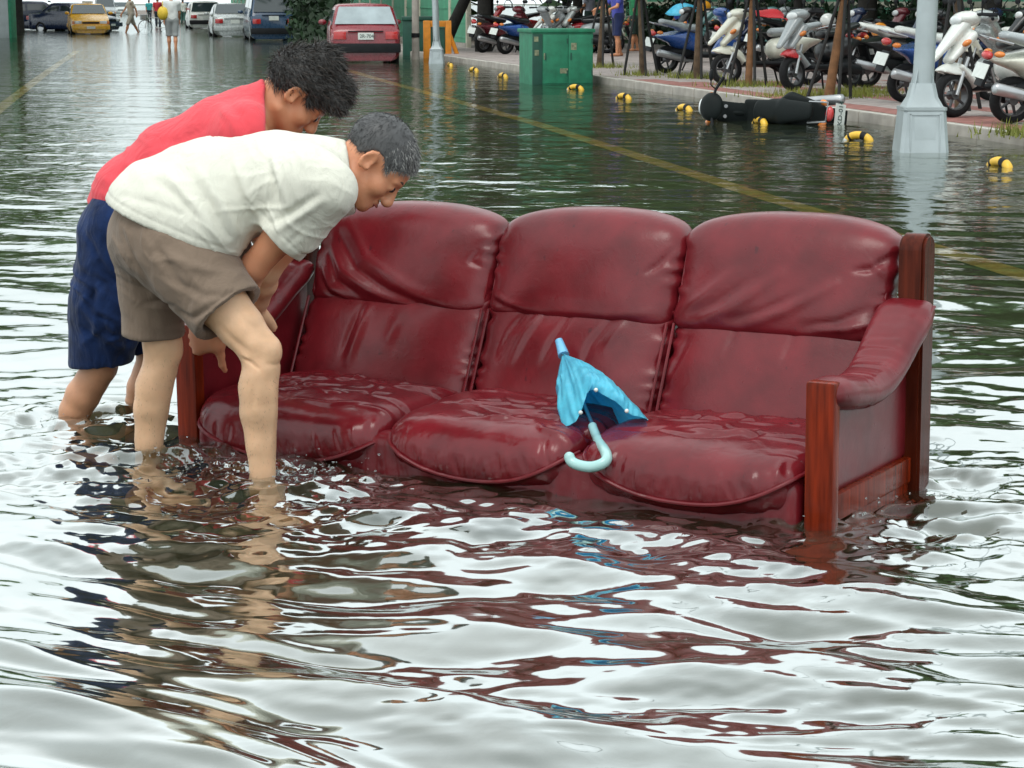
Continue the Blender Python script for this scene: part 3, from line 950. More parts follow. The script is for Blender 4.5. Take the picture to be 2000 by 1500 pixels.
# grass round the saplings
gr = []
r = np.random.RandomState(4)
for px, py, wx, n in ((1360, 152, .55, 420), (1463, 168, .55, 460), (1610, 188, .8, 900), (1255, 147, .4, 240), (1175, 132, .5, 300), (1990, 262, .35, 260), (1690, 182, .5, 420)):
    c = P(px, py, SIDE_Z)
    for k in range(n):
        x = c[0] + r.normal(0, wx * .5); y = c[1] + r.normal(0, .28)
        h = r.uniform(.04, .13); a = r.uniform(0, 6.28); w_ = .008
        dx, dy = math.cos(a) * w_, math.sin(a) * w_
        lx, ly = r.normal(0, .03, 2)
        gr += [(x - dx, y - dy, SIDE_Z - .01), (x + dx, y + dy, SIDE_Z - .01), (x + lx, y + ly, SIDE_Z + h)]
gm = mesh_np('grass', gr, np.arange(len(gr)).reshape(-1, 3), False)
tag(link('grass', gm, M['grass']), 'yellow green grass tufts at the feet of the saplings', 'grass', kind='stuff')
# ------------------------------------------------------------------ street furniture
def street_lamp(px, py, tpx, s, label):
    b = P(px, py)
    q = PD(tpx, 0, b[1])
    lean = (q[0] - b[0]) / (q[2] - b[2] - .5)
    t = empty('street_lamp', b, 0, label, 'street lamp', 'galvanised street lamps standing in the flood')
    mb = MB()
    def ring(hw, z, c):
        return [(-hw + c, -hw, z), (hw - c, -hw, z), (hw, -hw + c, z), (hw, hw - c, z), (hw - c, hw, z), (-hw + c, hw, z), (-hw, hw - c, z), (-hw, -hw + c, z)]
    prof = [(.235 * s, ROAD_Z, .02), (.215 * s, .0, .03), (.185 * s, .36 * s, .03), (.19 * s, .37 * s, .02), (.19 * s, .395 * s, .02), (.165 * s, .40 * s, .03), (.125 * s, .48 * s, .04), (.10 * s, .60 * s, .04)]
    V = []; F = []
    for hw, z, c in prof: V += ring(hw, z, c)
    for i in range(len(prof) - 1):
        for k in range(8):
            k2 = (k + 1) % 8
            F.append((i * 8 + k, i * 8 + k2, i * 8 + 8 + k2, i * 8 + 8 + k))
    F.append(tuple((len(prof) - 1) * 8 + k for k in range(8)))
    mb.add(V, F)
    base = mb.build('base', M['galv'], t, True, 25)
    d = MB()
    # raised border of the access door, and the door itself
    for (x0, x1, z0, z1) in ((-.135, -.12, .0, .33), (.12, .135, .0, .33), (-.135, .135, .315, .33)):
        d.box((x0 * s, -.216 * s, z0 * s), (x1 * s, -.19 * s, z1 * s), .003)
    d.box((-.10 * s, -.212 * s, .01 * s), (.10 * s, -.185 * s, .30 * s), .01)
    d.build('access_door', M['galv'], base).rotation_euler = (-.06, 0, 0)
    p = MB()
    p.tube([(0, 0, .45 * s), (lean * 4.5, 0, 5.0), (lean * 7, 0, 7.5)], [.094 * s, .075 * s, .06 * s], 20)
    p.build('pole', M['galv'], t)
    gz = MB()
    for k in range(4):
        a = k * math.pi / 2 + math.pi / 4
        c, s_ = math.cos(a), math.sin(a)
        gz.add([(c * .08, s_ * .08, .46 * s), (c * .165 * s, s_ * .165 * s, .41 * s), (c * .08, s_ * .08, .75 * s), (c * .08 - s_ * .01, s_ * .08 + c * .01, .46 * s), (c * .165 * s - s_ * .01, s_ * .165 * s + c * .01, .41 * s), (c * .08 - s_ * .01, s_ * .08 + c * .01, .75 * s)], [(0, 1, 2), (5, 4, 3), (0, 3, 4, 1), (1, 4, 5, 2)])
    gz.build('gusset', M['galv'], t)
    ar = MB().tube([(lean * 7, 0, 7.45), (lean * 7 - .3, 0, 7.9), (lean * 7 - 1.6, 0, 8.1)], [.05, .045, .04], 10)
    ar.build('arm', M['galv'], t)
    h = MB().ell((lean * 7 - 1.9, 0, 8.08), (.36, .14, .09))
    h.build('lamp_head', M['galv'], t)
street_lamp(1797, 296, 1812, 1.0, 'big galvanised street lamp with panelled base near the fallen scooter')
street_lamp(853, 124, 850, .78, 'smaller grey street lamp in front of the orange frame')

# yellow and black lane delineators, arched out of the water
def delineator_meshes():
    pts = []
    for i in range(15):
        a = math.pi * (i / 14)
        pts.append((-.125 * math.cos(a), 0, -.05 + .095 * math.sin(a) ** .7))
    body = MB().tube(pts, [.038] * 15, 12).mesh('arch', True, 60)
    b1 = MB().tube(pts[4:7], [.0395] * 3, 12, caps=False).mesh('black_band', True, 60)
    b2 = MB().tube(pts[10:12], [.0395] * 2, 12, caps=False).mesh('black_band', True, 60)
    b3 = MB().tube(pts[12:15], [.0395] * 3, 12, caps=False).mesh('white_end', True, 60)
    return body, b1, b2, b3
DB = delineator_meshes()
dl = [(1952, 326, 'yellow black delineator at the right end of the row, nearest the camera'),
      (1677, 273, 'yellow delineator left of the big lamp base'),
      (1484, 242, 'yellow delineator directly in front of the fallen scooter'),
      (1336, 216, 'yellow delineator just left of the fallen scooter'),
      (1218, 193, 'yellow delineator right of the green utility cabinet'),
      (1124, 175, 'yellow delineator against the front of the green utility cabinet'),
      (982, 151, 'yellow delineator left of the green utility cabinet'),
      (925, 139, 'yellow delineator second to the right of the small lamp'),
      (879, 129, 'yellow delineator beside the small street lamp base'),
      (590, 78, 'yellow delineator block right behind the blue van'),
      (622, 84, 'yellow delineator block between the blue van and the red car')]
for i, (px, py, lab) in enumerate(dl):
    t = empty('delineator', P(px, py), KANG + rng.uniform(-.25, .25) + (.5 if i % 2 else .2), lab, 'delineator', 'yellow lane delineators in the flood')
    for nm, me, m in (('arch', DB[0], M['yellow']), ('black_band', DB[1], M['black']), ('black_band', DB[2], M['black']), ('white_end', DB[3], M['white'])):
        link(nm, me, m, t)

# green utility cabinet
a = P(1040, 166); b = P(1158, 165)
w = float(np.linalg.norm(b - a)); ang = math.atan2(b[1] - a[1], b[0] - a[0])
t = empty('utility_cabinet', a, ang, 'green metal utility cabinet standing in the water by the kerb', 'cabinet')
H_ = .87
dp = 1.0
MB().box((0, 0, -.16), (w, dp, H_ - .05), .01).build('body', M['cab_green'], t)
MB().box((-.03, -.03, H_ - .05), (w + .03, dp + .03, H_ + .01), .015).build('lid', M['cab_green'], t)
MB().box((-.005, -.012, .0), (w * .16, .0, H_ - .07), .004).build('corner_post', M['cab_dark'], t)
for x0, x1 in ((w * .17, w * .58), (w * .59, w * .99)):
    d = MB().box((x0, -.016, .02), (x1, 0, H_ - .08), .006).build('door', M['cab_green'], t)
    MB().box((x0 + .03, -.03, H_ * .45), (x0 + .05, -.016, H_ * .58), .004).build('handle', M['cab_dark'], d)
    for z in (.15, .65):
        MB().tube([(x1 - .012, -.02, z), (x1 - .012, -.02, z + .08)], .01, 8).build('hinge', M['cab_dark'], d)
for x0, x1, z0, z1 in ((w * .02, w * .09, .68, .76), (w * .03, w * .10, .46, .55), (w * .18, w * .22, .40, .50), (w * .63, w * .72, .55, .66), (w * .45, w * .58, .18, .26)):
    MB().box((x0, -.0185, z0), (x1, -.0172, z1)).build('sticker_residue', M['sticker'], t, False)

# orange frame, dark bin and grey post by the far lamp
b = P(852, 116, 0)
t = empty('barrier_frame', (b[0], b[1] + .8, -.1), .1, 'orange steel frame standing behind the smaller street lamp', 'barrier')
s = (b[1] + .8) / CAM_F
x0, x1, hh = -27 * s, 27 * s, 72 * s + .1
MB().box((x0, -.07, 0), (x0 + 14 * s, .07, hh), .02).build('post', M['orange'], t)
MB().box((x1 - 12 * s, -.07, 0), (x1, .07, hh), .02).build('post', M['orange'], t)
MB().box((x0 + 14 * s, -.065, hh - 12 * s), (x1 - 12 * s, .065, hh - .004), .02).build('top_bar', M['orange'], t)
MB().box((x0 + 14 * s, -.02, .2), (x1 - 12 * s, .02, hh - 13 * s), .01).build('panel', M['cab_dark'], t)
MB().tube([(x1 - .05, 0, hh * .7), (x1 + 14 * s, 0, .1)], .05, 8).build('brace', M['orange'], t)
b = P(818, 100, SIDE_Z)
s = b[1] / CAM_F
t = empty('waste_bin', (b[0], b[1], SIDE_Z), .05, 'dark green container right of the red car', 'container')
MB().box((-31 * s, 0, -.2), (31 * s, .9, 58 * s), .03).build('body', M['cab_dark'], t)
MB().box((-33 * s, -.04, 58 * s + .002), (33 * s, .94, 66 * s), .03).build('lid', M['cab_dark'], t)
b = P(812, 116, 0)
s = b[1] / CAM_F
t = empty('concrete_post', b, 0, 'dark grey concrete post between red car and orange frame', 'post')
MB().tube([(0, 0, -.2), (0, 0, 3.2)], [7.5 * s, 6 * s], 14).build('shaft', M['kerb'], t)
MB().tube([(0, 0, 42 * s), (0, 0, 50 * s)], [8.2 * s, 8.2 * s], 14).build('collar', M['black'], t)
# pale cabinet with green edge, far left
b = P(9, 74, 0); s = b[1] / CAM_F
t = empty('roadside_cabinet', b, 0, 'pale roadside cabinet with a green edge before a dark trunk', 'cabinet')
MB().box((-24 * s, 0, -.2), (9 * s, .8, 95 * s), .03).build('body', M['galv'], t)
MB().box((9.2 * s, -.02, -.2), (14 * s, .82, 98 * s), .02).build('edge_post', M['cab_green'], t)
b = P(37, 62, 0)
big_tree('leafy_tree', b, 5.5, .22, 44, 'dark trunk beside the pale cabinet at the far left', 'trees lining the far side of the street', 1.1)

for px, wd_, m_, lab in ((606, 7, 'bark_dark', 'dark slim pillar just right of the blue van'), (633, 6, 'galv', 'pale slim pillar midway between blue van and red car'), (655, 8, 'post_white', 'cream pillar touching the red car mirror in view')):
    b = P(px, 82, SIDE_Z)
    s_ = b[1] / CAM_F
    t = empty('gate_pillar', b, .1, lab, 'pillar', 'slim pillars beside the red car')
    MB().box((-wd_ * s_, -.12, -.2), (wd_ * s_, .12, 2.6), .03).build('shaft', M[m_], t)
    MB().box((-wd_ * s_ - .05, -.17, -.2), (wd_ * s_ + .05, .17, .18), .03).build('foot', M['kerb'], t)
# ------------------------------------------------------------------ cars
def wheel_meshes(r, w):
    Mx = Matrix.Rotation(math.pi / 2, 4, 'X')
    ty = MB().lathe([(r * .62, -w / 2), (r * .93, -w / 2), (r, -w * .32), (r, w * .32), (r * .93, w / 2), (r * .62, w / 2)], 22, Mx).mesh('tyre', True, 50)
    rm = MB().lathe([(0.001, -w * .36), (r * .2, -w * .4), (r * .5, -w * .30), (r * .63, -w * .46), (r * .63, w * .46), (r * .5, w * .30), (r * .2, w * .4), (0.001, w * .36)], 18, Mx).mesh('rim', True, 50)
    return ty, rm
WH = wheel_meshes(.29, .18)

def car(name, label, loc, heading, L_=4.1, Wd=1.6, H_=1.4, paint_='red', style='sedan', plate_text=None, group=None, rear_glass='glass', taxi=False):
    """x forward; heading is the world angle of the nose"""
    t = empty(name, loc, heading, label, 'car' if style != 'van' else 'van', group)
    zb, w = .2, Wd / 2
    if style == 'sedan':
        st = [(-L_ / 2, .62, .86, .80), (-L_ / 2 + .12, .60, .95, .92), (-.31 * L_, .6, .98, .98), (-.17 * L_, .58, H_, 1), (.06 * L_, .58, H_ - .01, 1), (.22 * L_, .6, .93, .98), (.44 * L_, .58, .80, .94), (L_ / 2, .5, .68, .78)]
        rw = (-.31 * L_, -.17 * L_); fw = (.22 * L_, .06 * L_)
    elif style == 'hatch':
        st = [(-L_ / 2, .64, .78, .90), (-L_ / 2 + .07, .64, .88, .97), (-L_ / 2 + .13, .64, .93, .98), (-.5 * L_ + .52, .6, H_ - .03, 1), (-.1 * L_, .6, H_, 1), (.06 * L_, .6, H_ - .02, 1), (.20 * L_, .62, .92, .98), (.44 * L_, .6, .80, .94), (L_ / 2, .5, .68, .78)]
        rw = (-L_ / 2 + .13, -.5 * L_ + .52); fw = (.20 * L_, .06 * L_)
    else:
        st = [(-L_ / 2, .8, 1.0, .95), (-L_ / 2 + .05, .8, 1.05, .98), (-L_ / 2 + .24, .8, H_ - .03, 1), (-.1 * L_, .8, H_, 1), (.18 * L_, .8, H_ - .04, 1), (.34 * L_, .8, 1.02, .98), (.45 * L_, .72, .92, .95), (L_ / 2, .6, .78, .85)]
        rw = (-L_ / 2 + .05, -L_ / 2 + .24); fw = (.34 * L_, .18 * L_)
    belt = .93 if style != 'van' else 1.03
    V = []; F = []
    for x, zm, zt, ws in st:
        ww = w * ws
        hi = zt > belt + .15
        wr = ww * .80 if hi else ww * .90
        zbt = min(belt, zt - .04)
        half = [(0, zb), (ww * .82, zb), (ww * .97, zb + .1), (ww, zm), (ww * .98, zbt), (wr, zt - .035), (wr * .86, zt), (0, zt + (.025 if hi else .015))]
        ringp = [(y, z) for y, z in half] + [(-y, z) for y, z in half[-2:0:-1]]
        V += [(x, y, z) for y, z in ringp]
    n = 14
    for i in range(len(st) - 1):
        for k in range(n):
            k2 = (k + 1) % n
            F.append((i * n + k, i * n + k2, (i + 1) * n + k2, (i + 1) * n + k)[::-1])
    F.append(tuple(range(n)))
    F.append(tuple((len(st) - 1) * n + k for k in range(n))[::-1])
    bm = bmesh.new()
    vs = [bm.verts.new(v) for v in V]
    for f in F: bm.faces.new([vs[i] for i in f])
    bmesh.ops.recalc_face_normals(bm, faces=list(bm.faces))
    bmesh.ops.bevel(bm, geom=[e for e in bm.edges if e.calc_face_angle(0) > .35], offset=.025, segments=2, affect='EDGES')
    me = bpy.data.meshes.new('body'); bm.to_mesh(me); bm.free()
    me.polygons.foreach_set('use_smooth', np.ones(len(me.polygons), bool)); me.set_sharp_from_angle(angle=R(50))
    body = link('body', me, PAINT[paint_], t)
    def zt_at(x):
        for (xa, _, za, wa), (xb, _, zb_, wb) in zip(st, st[1:]):
            if xa <= x <= xb:
                f = (x - xa) / (xb - xa)
                return za + (zb_ - za) * f
        return st[0][2]
    def screen(nm, xb, xt, m):
        zt, zbm = zt_at(xt), zt_at(xb)
        sgn = 1 if xb > xt else -1
        a_ = Vector((xb, 0, zbm)); b_ = Vector((xt, 0, zt))
        d = b_ - a_
        nrm = Vector((sgn * abs(d.z), 0, abs(d.x))).normalized() * .028
        p0 = a_ + d * .10 + nrm; p1 = a_ + d * .90 + nrm
        wb_, wt_ = w * .86, w * .72
        g = MB()
        g.add([(p0.x, -wb_, p0.z), (p0.x, wb_, p0.z), (p1.x, wt_, p1.z), (p1.x, -wt_, p1.z)] + [tuple(Vector(q) - nrm * .4) for q in [(p0.x, -wb_, p0.z), (p0.x, wb_, p0.z), (p1.x, wt_, p1.z), (p1.x, -wt_, p1.z)]],
              [(0, 1, 2, 3), (7, 6, 5, 4), (0, 4, 5, 1), (1, 5, 6, 2), (2, 6, 7, 3), (3, 7, 4, 0)])
        return g.build(nm, m, t, False)
    screen('rear_window', rw[0], rw[1], M[rear_glass])
    screen('windscreen', fw[0], fw[1], M['glass'])
    xr0, xr1, xf1, xf0 = rw[0] + .22, rw[1] + .06, fw[1] - .06, fw[0] - .25
    xm = (xr1 + xf1) / 2
    for sy in (1, -1):
        for (xa, xb_, xc, xd) in ((xr0, xm - .05, xm - .05, xr1), (xm + .05, xf0, xf1, xm + .05)):
            zt = H_ - .13; zl = belt + .05
            yb, yt = w * .955, w * .855
            g = MB()
            q = [(xa, sy * yb, zl), (xb_, sy * yb, zl), (xc, sy * yt, zt), (xd, sy * yt, zt)]
            q2 = [(x, y - sy * .03, z) for x, y, z in q]
            g.add(q + q2, [(0, 1, 2, 3), (7, 6, 5, 4), (0, 4, 5, 1), (1, 5, 6, 2), (2, 6, 7, 3), (3, 7, 4, 0)])
            g.build('side_window', M['glass'], t, False)
        for x in (-.31 * L_, .31 * L_):
            wl = empty('wheel', (x, sy * (w - .11), .29)); wl.parent = t
            link('tyre', WH[0], M['rubber'], wl); link('rim', WH[1], M['alloy'], wl)
            ar = MB().lathe([(.33, -.004), (.36, -.004), (.36, .012), (.33, .012)], 20, Matrix.Rotation(math.pi / 2, 4, 'X'))
        MB().ell((fw[0] - .12, sy * (w + .08), belt + .08), (.06, .1, .065), 10, 6).build('mirror', PAINT[paint_], t)
        z1 = .66 if style != 'van' else .72
        MB().box((-L_ / 2 - .025, sy * w * .58 - .14 * (w / .8), z1), (-L_ / 2 + .10, sy * w * .58 + .22 * (w / .8) * (1 if sy > 0 else .64), z1 + .15), .02) if False else None
        y0, y1 = sorted((sy * w * .55, sy * w * .90))
        MB().box((-L_ / 2 - .022, y0, z1), (-L_ / 2 + .14, y1, z1 + .17), .02).build('tail_light', M['red_lens'], t)
        y0, y1 = sorted((sy * w * .45, sy * w * .80))
        MB().box((L_ / 2 - .16, y0, .58), (L_ / 2 + .012, y1, .70), .02).build('headlight', M['clear_lens'], t)
        y2, y3 = sorted((sy * w * .80, sy * w * .93))
        MB().box((L_ / 2 - .25, y2, .57), (L_ / 2 - .04, y3, .69), .02).build('indicator', M['orange_lens'], t)
    bmat = M['black'] if style != 'sedan' or paint_ == 'red' else PAINT[paint_]
    MB().box((-L_ / 2 - .09, -w * .98, .38), (-L_ / 2 + .2, w * .98, .58), .04).build('rear_bumper', bmat, t)
    MB().box((L_ / 2 - .2, -w * .95, .34), (L_ / 2 + .08, w * .95, .54), .04).build('front_bumper', bmat, t)
    MB().box((L_ / 2 - .06, -w * .42, .585), (L_ / 2 + .018, w * .42, .66), .012).build('grille', M['black'], t)
    MB().box((L_ / 2 + .081, -.17, .38), (L_ / 2 + .092, .17, .48)).build('front_plate', M['plate'], t, False)
    zp = .66 if style != 'van' else .84
    pl = MB().box((-L_ / 2 - .034, -.17, zp), (-L_ / 2 - .022, .17, zp + .15)).build('rear_plate', M['plate'], t, False)
    if plate_text:
        text_obj(plate_text, .105, (-L_ / 2 - .037, .135, zp + .04), (math.pi / 2, 0, -math.pi / 2), M['plate_ink'], pl)
    MB().box((-L_ / 2 - .03, -w * .5, zp + .165), (-L_ / 2 + .0, w * .5, zp + .19), .006).build('trim_strip', M['black'], t)
    if taxi:
        MB().box((-.05, -.22, H_ + .02), (.13, .22, H_ + .13), .03).build('roof_sign', M['clear_lens'], t)
    return t

def text_obj(body, size, loc, rot, m, parent, name='lettering'):
    cu = bpy.data.curves.new(name, 'FONT')
    cu.body = body; cu.size = size; cu.extrude = .0012
    tmp = bpy.data.objects.new(name, cu)
    COL.objects.link(tmp)
    dg = bpy.context.evaluated_depsgraph_get()
    me = bpy.data.meshes.new_from_object(tmp.evaluated_get(dg))
    bpy.data.objects.remove(tmp)
    bpy.data.curves.remove(cu)
    me.materials.clear()
    o = link(name, me, m, parent)
    o.location = loc; o.rotation_euler = rot
    return o

SD = math.atan2(unit(P(262, 30) - P(262, 600))[1], unit(P(262, 30) - P(262, 600))[0]) + .18
AWAY = KANG
gC = 'cars parked along the right side of the flooded street'
def put(px, py, back):      # the car's middle, given where its near end meets the water
    b = P(px, py); 
    return (b[0] + KD[0] * back, b[1] + KD[1] * back, ROAD_Z)
car('parked_car', 'dark red hatchback with pale rear window parked deep in the water', put(733, 123, 2.0), AWAY - .10, 4.0, 1.54, 1.42, 'red', 'hatch', '2R-7041', gC, 'glass_pale')
car('parked_van', 'dark blue van parked beside the tall hedge', put(538, 79, 2.1), AWAY - .02, 4.2, 1.62, 1.78, 'blue', 'van', None, gC)
car('parked_car', 'silver sedan parked left of the blue van', put(462, 72, 2.1), AWAY - .02, 4.3, 1.66, 1.40, 'silver', 'sedan', None, gC)
car('parked_car', 'pale greenish hatchback parked in front of the silver sedan', put(403, 56, 2.0), AWAY, 4.1, 1.66, 1.50, 'white', 'hatch', None, gC)
car('parked_car', 'blue hatchback farthest along the right parked row', put(371, 42, 2.0), AWAY, 4.1, 1.66, 1.45, 'blue', 'hatch', None, gC)
car('taxi', 'yellow taxi driving towards the camera through the flood', put(175, 67, 2.1), AWAY + math.pi + .03, 4.3, 1.62, 1.38, 'taxi', 'sedan', None, None, 'glass', True)
b = P(66, 58)
car('parked_car', 'dark blue car seen from its side at far left', (b[0], b[1] + .8, ROAD_Z), AWAY - 1.35 + math.pi * 0, 4.2, 1.65, 1.5, 'navy', 'hatch', None, 'cars at the far left')
b = P(122, 61)
car('parked_car', 'dark purple car half hidden behind the yellow taxi', (b[0], b[1] + 2.5, ROAD_Z), AWAY - 2.2, 4.2, 1.65, 1.42, 'navy', 'sedan', None, 'cars at the far left')
b = P(236, 28)
car('distant_car', 'pale silver car far down the street behind the walker', (b[0], b[1], ROAD_Z), AWAY + math.pi, 4.2, 1.7, 1.45, 'silver', 'sedan')
b = P(205, 36)
car('distant_car', 'grey van far down the street behind the taxi roof', (b[0], b[1], ROAD_Z), AWAY + math.pi, 4.4, 1.7, 1.9, 'grey', 'van')
# ------------------------------------------------------------------ scooters (x forward, wheelbase 1.24)
def scooter_meshes(kind):
    D = {}
    def fm(name, f, it=1):
        V, Q = f.verts_faces()
        V = relax(V, Q, it)
        D[name] = mesh_np(name, V, Q)
    h = .016
    sharp = kind == 'sharp'
    f = Field((.1, -.36, .2), (.95, .36, 1.15), h)
    if sharp:
        f.cap((.86, 0, .60), (.48, 0, .97), .032, .078, .03, (0, 1, 0), 1.55)
        f.cap((.66, 0, .60), (.42, 0, .84), .045, .075, .05, (0, 1, 0), 2.1)
        f.cap((.54, 0, .52), (.32, 0, .30), .04, .045, .05, (0, 1, 0), 2.5)
    else:
        f.cap((.66, 0, .68), (.46, 0, .96), .065, .085, .05, (0, 1, 0), 1.6)
        f.cap((.54, 0, .62), (.34, 0, .30), .045, .05, .05, (0, 1, 0), 2.8)
    fm('leg_shield', f)
    f = Field((-.25, -.26, .2), (.42, .26, .46), h)
    f.box((-.2, -.19, .27), (.38, .19, .34), .03)
    fm('floorboard', f)
    f = Field((-1.05, -.3, .28), (.1, .3, .95), h)
    f.cap((-.12, 0, .52), (-.42, 0, .58), .16, .17, .05, (0, 1, 0), 1.1)
    f.cap((-.40, 0, .60), (-.92, 0, .74 if sharp else .68), .16, .055, .06, (0, 1, 0), 1.6)
    f.cut((0, 0, .74), (-.12, 0, 1))
    for sy in (1, -1):
        f.ell((-.5, sy * .25, .47), (.32, .05, .05), None, .04, True)
    fm('rear_body', f)
    f = Field((-.9, -.25, .6), (.1, .25, 1.0), h)
    f.cap((-.06, 0, .76), (-.38, 0, .77), .065, .07, .05, (0, 1, 0), 2.0)
    f.cap((-.38, 0, .79), (-.76, 0, .87), .07, .05, .05, (0, 1, 0), 2.1)
    fm('seat', f)
    f = Field((.2, -.3, .85), (.72, .3, 1.2), h)
    f.ell((.43, 0, 1.02), (.15, .17, .085), None)
    fm('handlebar_cowl', f)
    f = Field((.25, -.2, .2), (1.0, .2, .65), h)
    f.ell((.62, 0, .34), (.30, .085, .235), None)
    f.ell((.62, 0, .23), (.262, .3, .215), None, .01, True)
    f.cut((0, 0, .28), (.25, 0, -1))
    fm('front_fender', f)
    f = Field((-.98, -.28, .05), (.05, .28, .6), h)
    f.ell((-.36, 0, .34), (.30, .13, .13)); f.cap((-.3, .1, .3), (-.64, .12, .25), .08, .07, .04)
    f.cap((-.05, 0, .3), (-.2, 0, .22), .05, .05)
    fm('engine', f)
    D['exhaust'] = MB().tube([(-.15, -.13, .22), (-.35, -.17, .24), (-.42, -.185, .27), (-.92, -.21, .38), (-.95, -.21, .385)], [.022, .025, .058, .062, .03], 14).mesh('exhaust', True, 50)
    D['headlight'] = MB().ell((.565, 0, 1.005), (.035, .095, .055)).mesh('headlight')
    D['tail_light'] = MB().ell((-.93, 0, .735 if sharp else .68), (.05, .09, .045)).mesh('tail_light')
    mb = MB()
    D['indicator'] = MB().ell((0, 0, 0), (.055, .035, .032)).mesh('indicator')
    D['handlebar'] = MB().tube([(.30, -.35, 1.03), (.38, -.2, 1.05), (.42, 0, 1.05), (.38, .2, 1.05), (.30, .35, 1.03)], [.021, .017, .016, .017, .021], 9).mesh('handlebar')
    m = MB().tube([(.38, 0, 1.05), (.40, .04, 1.14), (.36, .10, 1.22)], .008, 6).ell((.35, .14, 1.24), (.022, .07, .045))
    D['mirror'] = m.mesh('mirror')
    f_ = MB()
    for sy in (1, -1):
        f_.tube([(.46, sy * .06, .62), (.62, sy * .065, .23)], .022, 9)
    D['fork'] = f_.mesh('fork')
    st = MB()
    for sy in (1, -1):
        st.tube([(-.12, sy * .1, .26), (-.2, sy * .15, .02)], .014, 7)
    D['stand'] = st.mesh('stand')
    D['rear_guard'] = MB().box((-.97, -.08, .36), (-.93, .08, .62), .01, Matrix.Translation((-.93, 0, .5)) @ Matrix.Rotation(.35, 4, 'Y') @ Matrix.Translation((.93, 0, -.5))).mesh('rear_guard')
    D['plate'] = MB().box((-.008, -.13, -.075), (.0, .13, .075)).mesh('plate', False)
    D['rack'] = MB().tube([(-.72, .12, .80), (-.98, .11, .86), (-.98, -.11, .86), (-.72, -.12, .80)], .013, 8).mesh('rack')
    D['top_box'] = MB().box((-1.02, -.19, .90), (-.66, .19, 1.16), .05).mesh('top_box')
    Mx = Matrix.Rotation(math.pi / 2, 4, 'X')
    r = .235
    D['tyre'] = MB().lathe([(r * .64, -.045), (r * .84, -.06), (r * .97, -.04), (r, 0), (r * .97, .04), (r * .84, .06), (r * .64, .045)], 24, Mx).mesh('tyre', True, 60)
    rm = MB().lathe([(r * .62, -.05), (r * .68, -.05), (r * .68, .05), (r * .62, .05), (r * .62, -.05)], 24, Mx).lathe([(.0, -.05), (.05, -.05), (.05, .05), (0, .05)], 12, Mx)
    for k in range(5):
        a = k * 1.2566
        c, s_ = math.cos(a), math.sin(a)
        rm.tube([(c * .04, 0, s_ * .04), (c * r * .64, 0, s_ * r * .64)], [.018, .013], 6)
    D['rim'] = rm.mesh('rim', True, 50)
    return D
SM = {'round': scooter_meshes('round'), 'sharp': scooter_meshes('sharp')}

def scooter(front, rear, label, paint_, kind='round', z=SIDE_Z, seat='black', shield=None, fender=None, box=False, plate=None, lean=.10, group='scooters parked in a row on the pavement', trans=None):
    """front, rear: where the two wheels touch the ground"""
    D = SM[kind]
    f, r = np.array(front[:2]), np.array(rear[:2])
    d = unit(f - r)
    mid = (f + r) / 2
    ang = math.atan2(d[1], d[0])
    t = empty('scooter', (mid[0], mid[1], z), ang, label, 'scooter', group)
    t.rotation_euler = (lean, 0, ang)
    pm = PAINT[paint_]
    sm = PAINT[shield] if shield else pm
    link('leg_shield', D['leg_shield'], sm, t)
    link('floorboard', D['floorboard'], M['black'], t)
    link('rear_body', D['rear_body'], pm, t)
    link('seat', D['seat'], PAINT[seat] if seat in PAINT else M[seat], t)
    link('handlebar_cowl', D['handlebar_cowl'], sm, t)
    link('front_fender', D['front_fender'], PAINT[fender] if fender else sm, t)
    link('engine', D['engine'], M['black'], t)
    link('exhaust', D['exhaust'], M['alloy'], t)
    link('headlight', D['headlight'], M['clear_lens'], t)
    link('tail_light', D['tail_light'], M['red_lens'], t)
    link('handlebar', D['handlebar'], M['black'], t)
    link('fork', D['fork'], M['alloy'], t)
    link('stand', D['stand'], M['black'], t)
    link('rack', D['rack'], M['alloy'], t)
    g = link('rear_guard', D['rear_guard'], M['black'], t)
    p = link('plate', D['plate'], M['plate'], t)
    p.location = (-.985, 0, .53); p.rotation_euler = (0, .35, 0)
    if plate:
        text_obj(plate, .085, (-.0105, .11, -.03), (math.pi / 2, 0, -math.pi / 2), M['plate_ink'], p)
    for sy in (1, -1):
        i = link('indicator', D['indicator'], M['orange_lens'], t)
        i.location = (.60 if kind == 'round' else .55, sy * .165, .76); i.rotation_euler = (0, .5, sy * -.5)
        i = link('indicator', D['indicator'], M['orange_lens'], t)
        i.location = (-.86, sy * .125, .70); i.rotation_euler = (0, 0, sy * .4)
        m = link('mirror', D['mirror'], M['black'], t)
        m.location = (0, sy * .20, 0)
        if sy < 0: m.scale = (1, -1, 1)
    for x in (.62, -.62):
        w = empty('wheel', (x, 0, .235)); w.parent = t
        link('tyre', D['tyre'], M['rubber'], w); link('rim', D['rim'], M['wheel_grey'], w)
    if box: link('top_box', D['top_box'], M['black'], t)
    return t
def S2(fx, fy, rx, ry):
    f = P(fx, fy, SIDE_Z); r = P(rx, ry, SIDE_Z)
    d = unit((f - r)[:2]) 
    return f, r
def from_front(fx, fy, ang):           # near end at the front wheel
    f = P(fx, fy, SIDE_Z); d = np.array([math.cos(ang), math.sin(ang)])
    return f[:2], f[:2] - d * 1.24
def from_rear(rx, ry, ang):
    r = P(rx, ry, SIDE_Z); d = np.array([math.cos(ang), math.sin(ang)])
    return r[:2] + d * 1.24, r[:2]
A = R
sc = scooter
sc(*from_rear(942, 103, A(40)), 'wine red scooter at the left end of the row, rear to the camera', 'wine', 'sharp')
sc(*from_rear(986, 106, A(38)), 'blue and grey scooter just left of the green cabinet', 'royal', 'round', shield='grey')
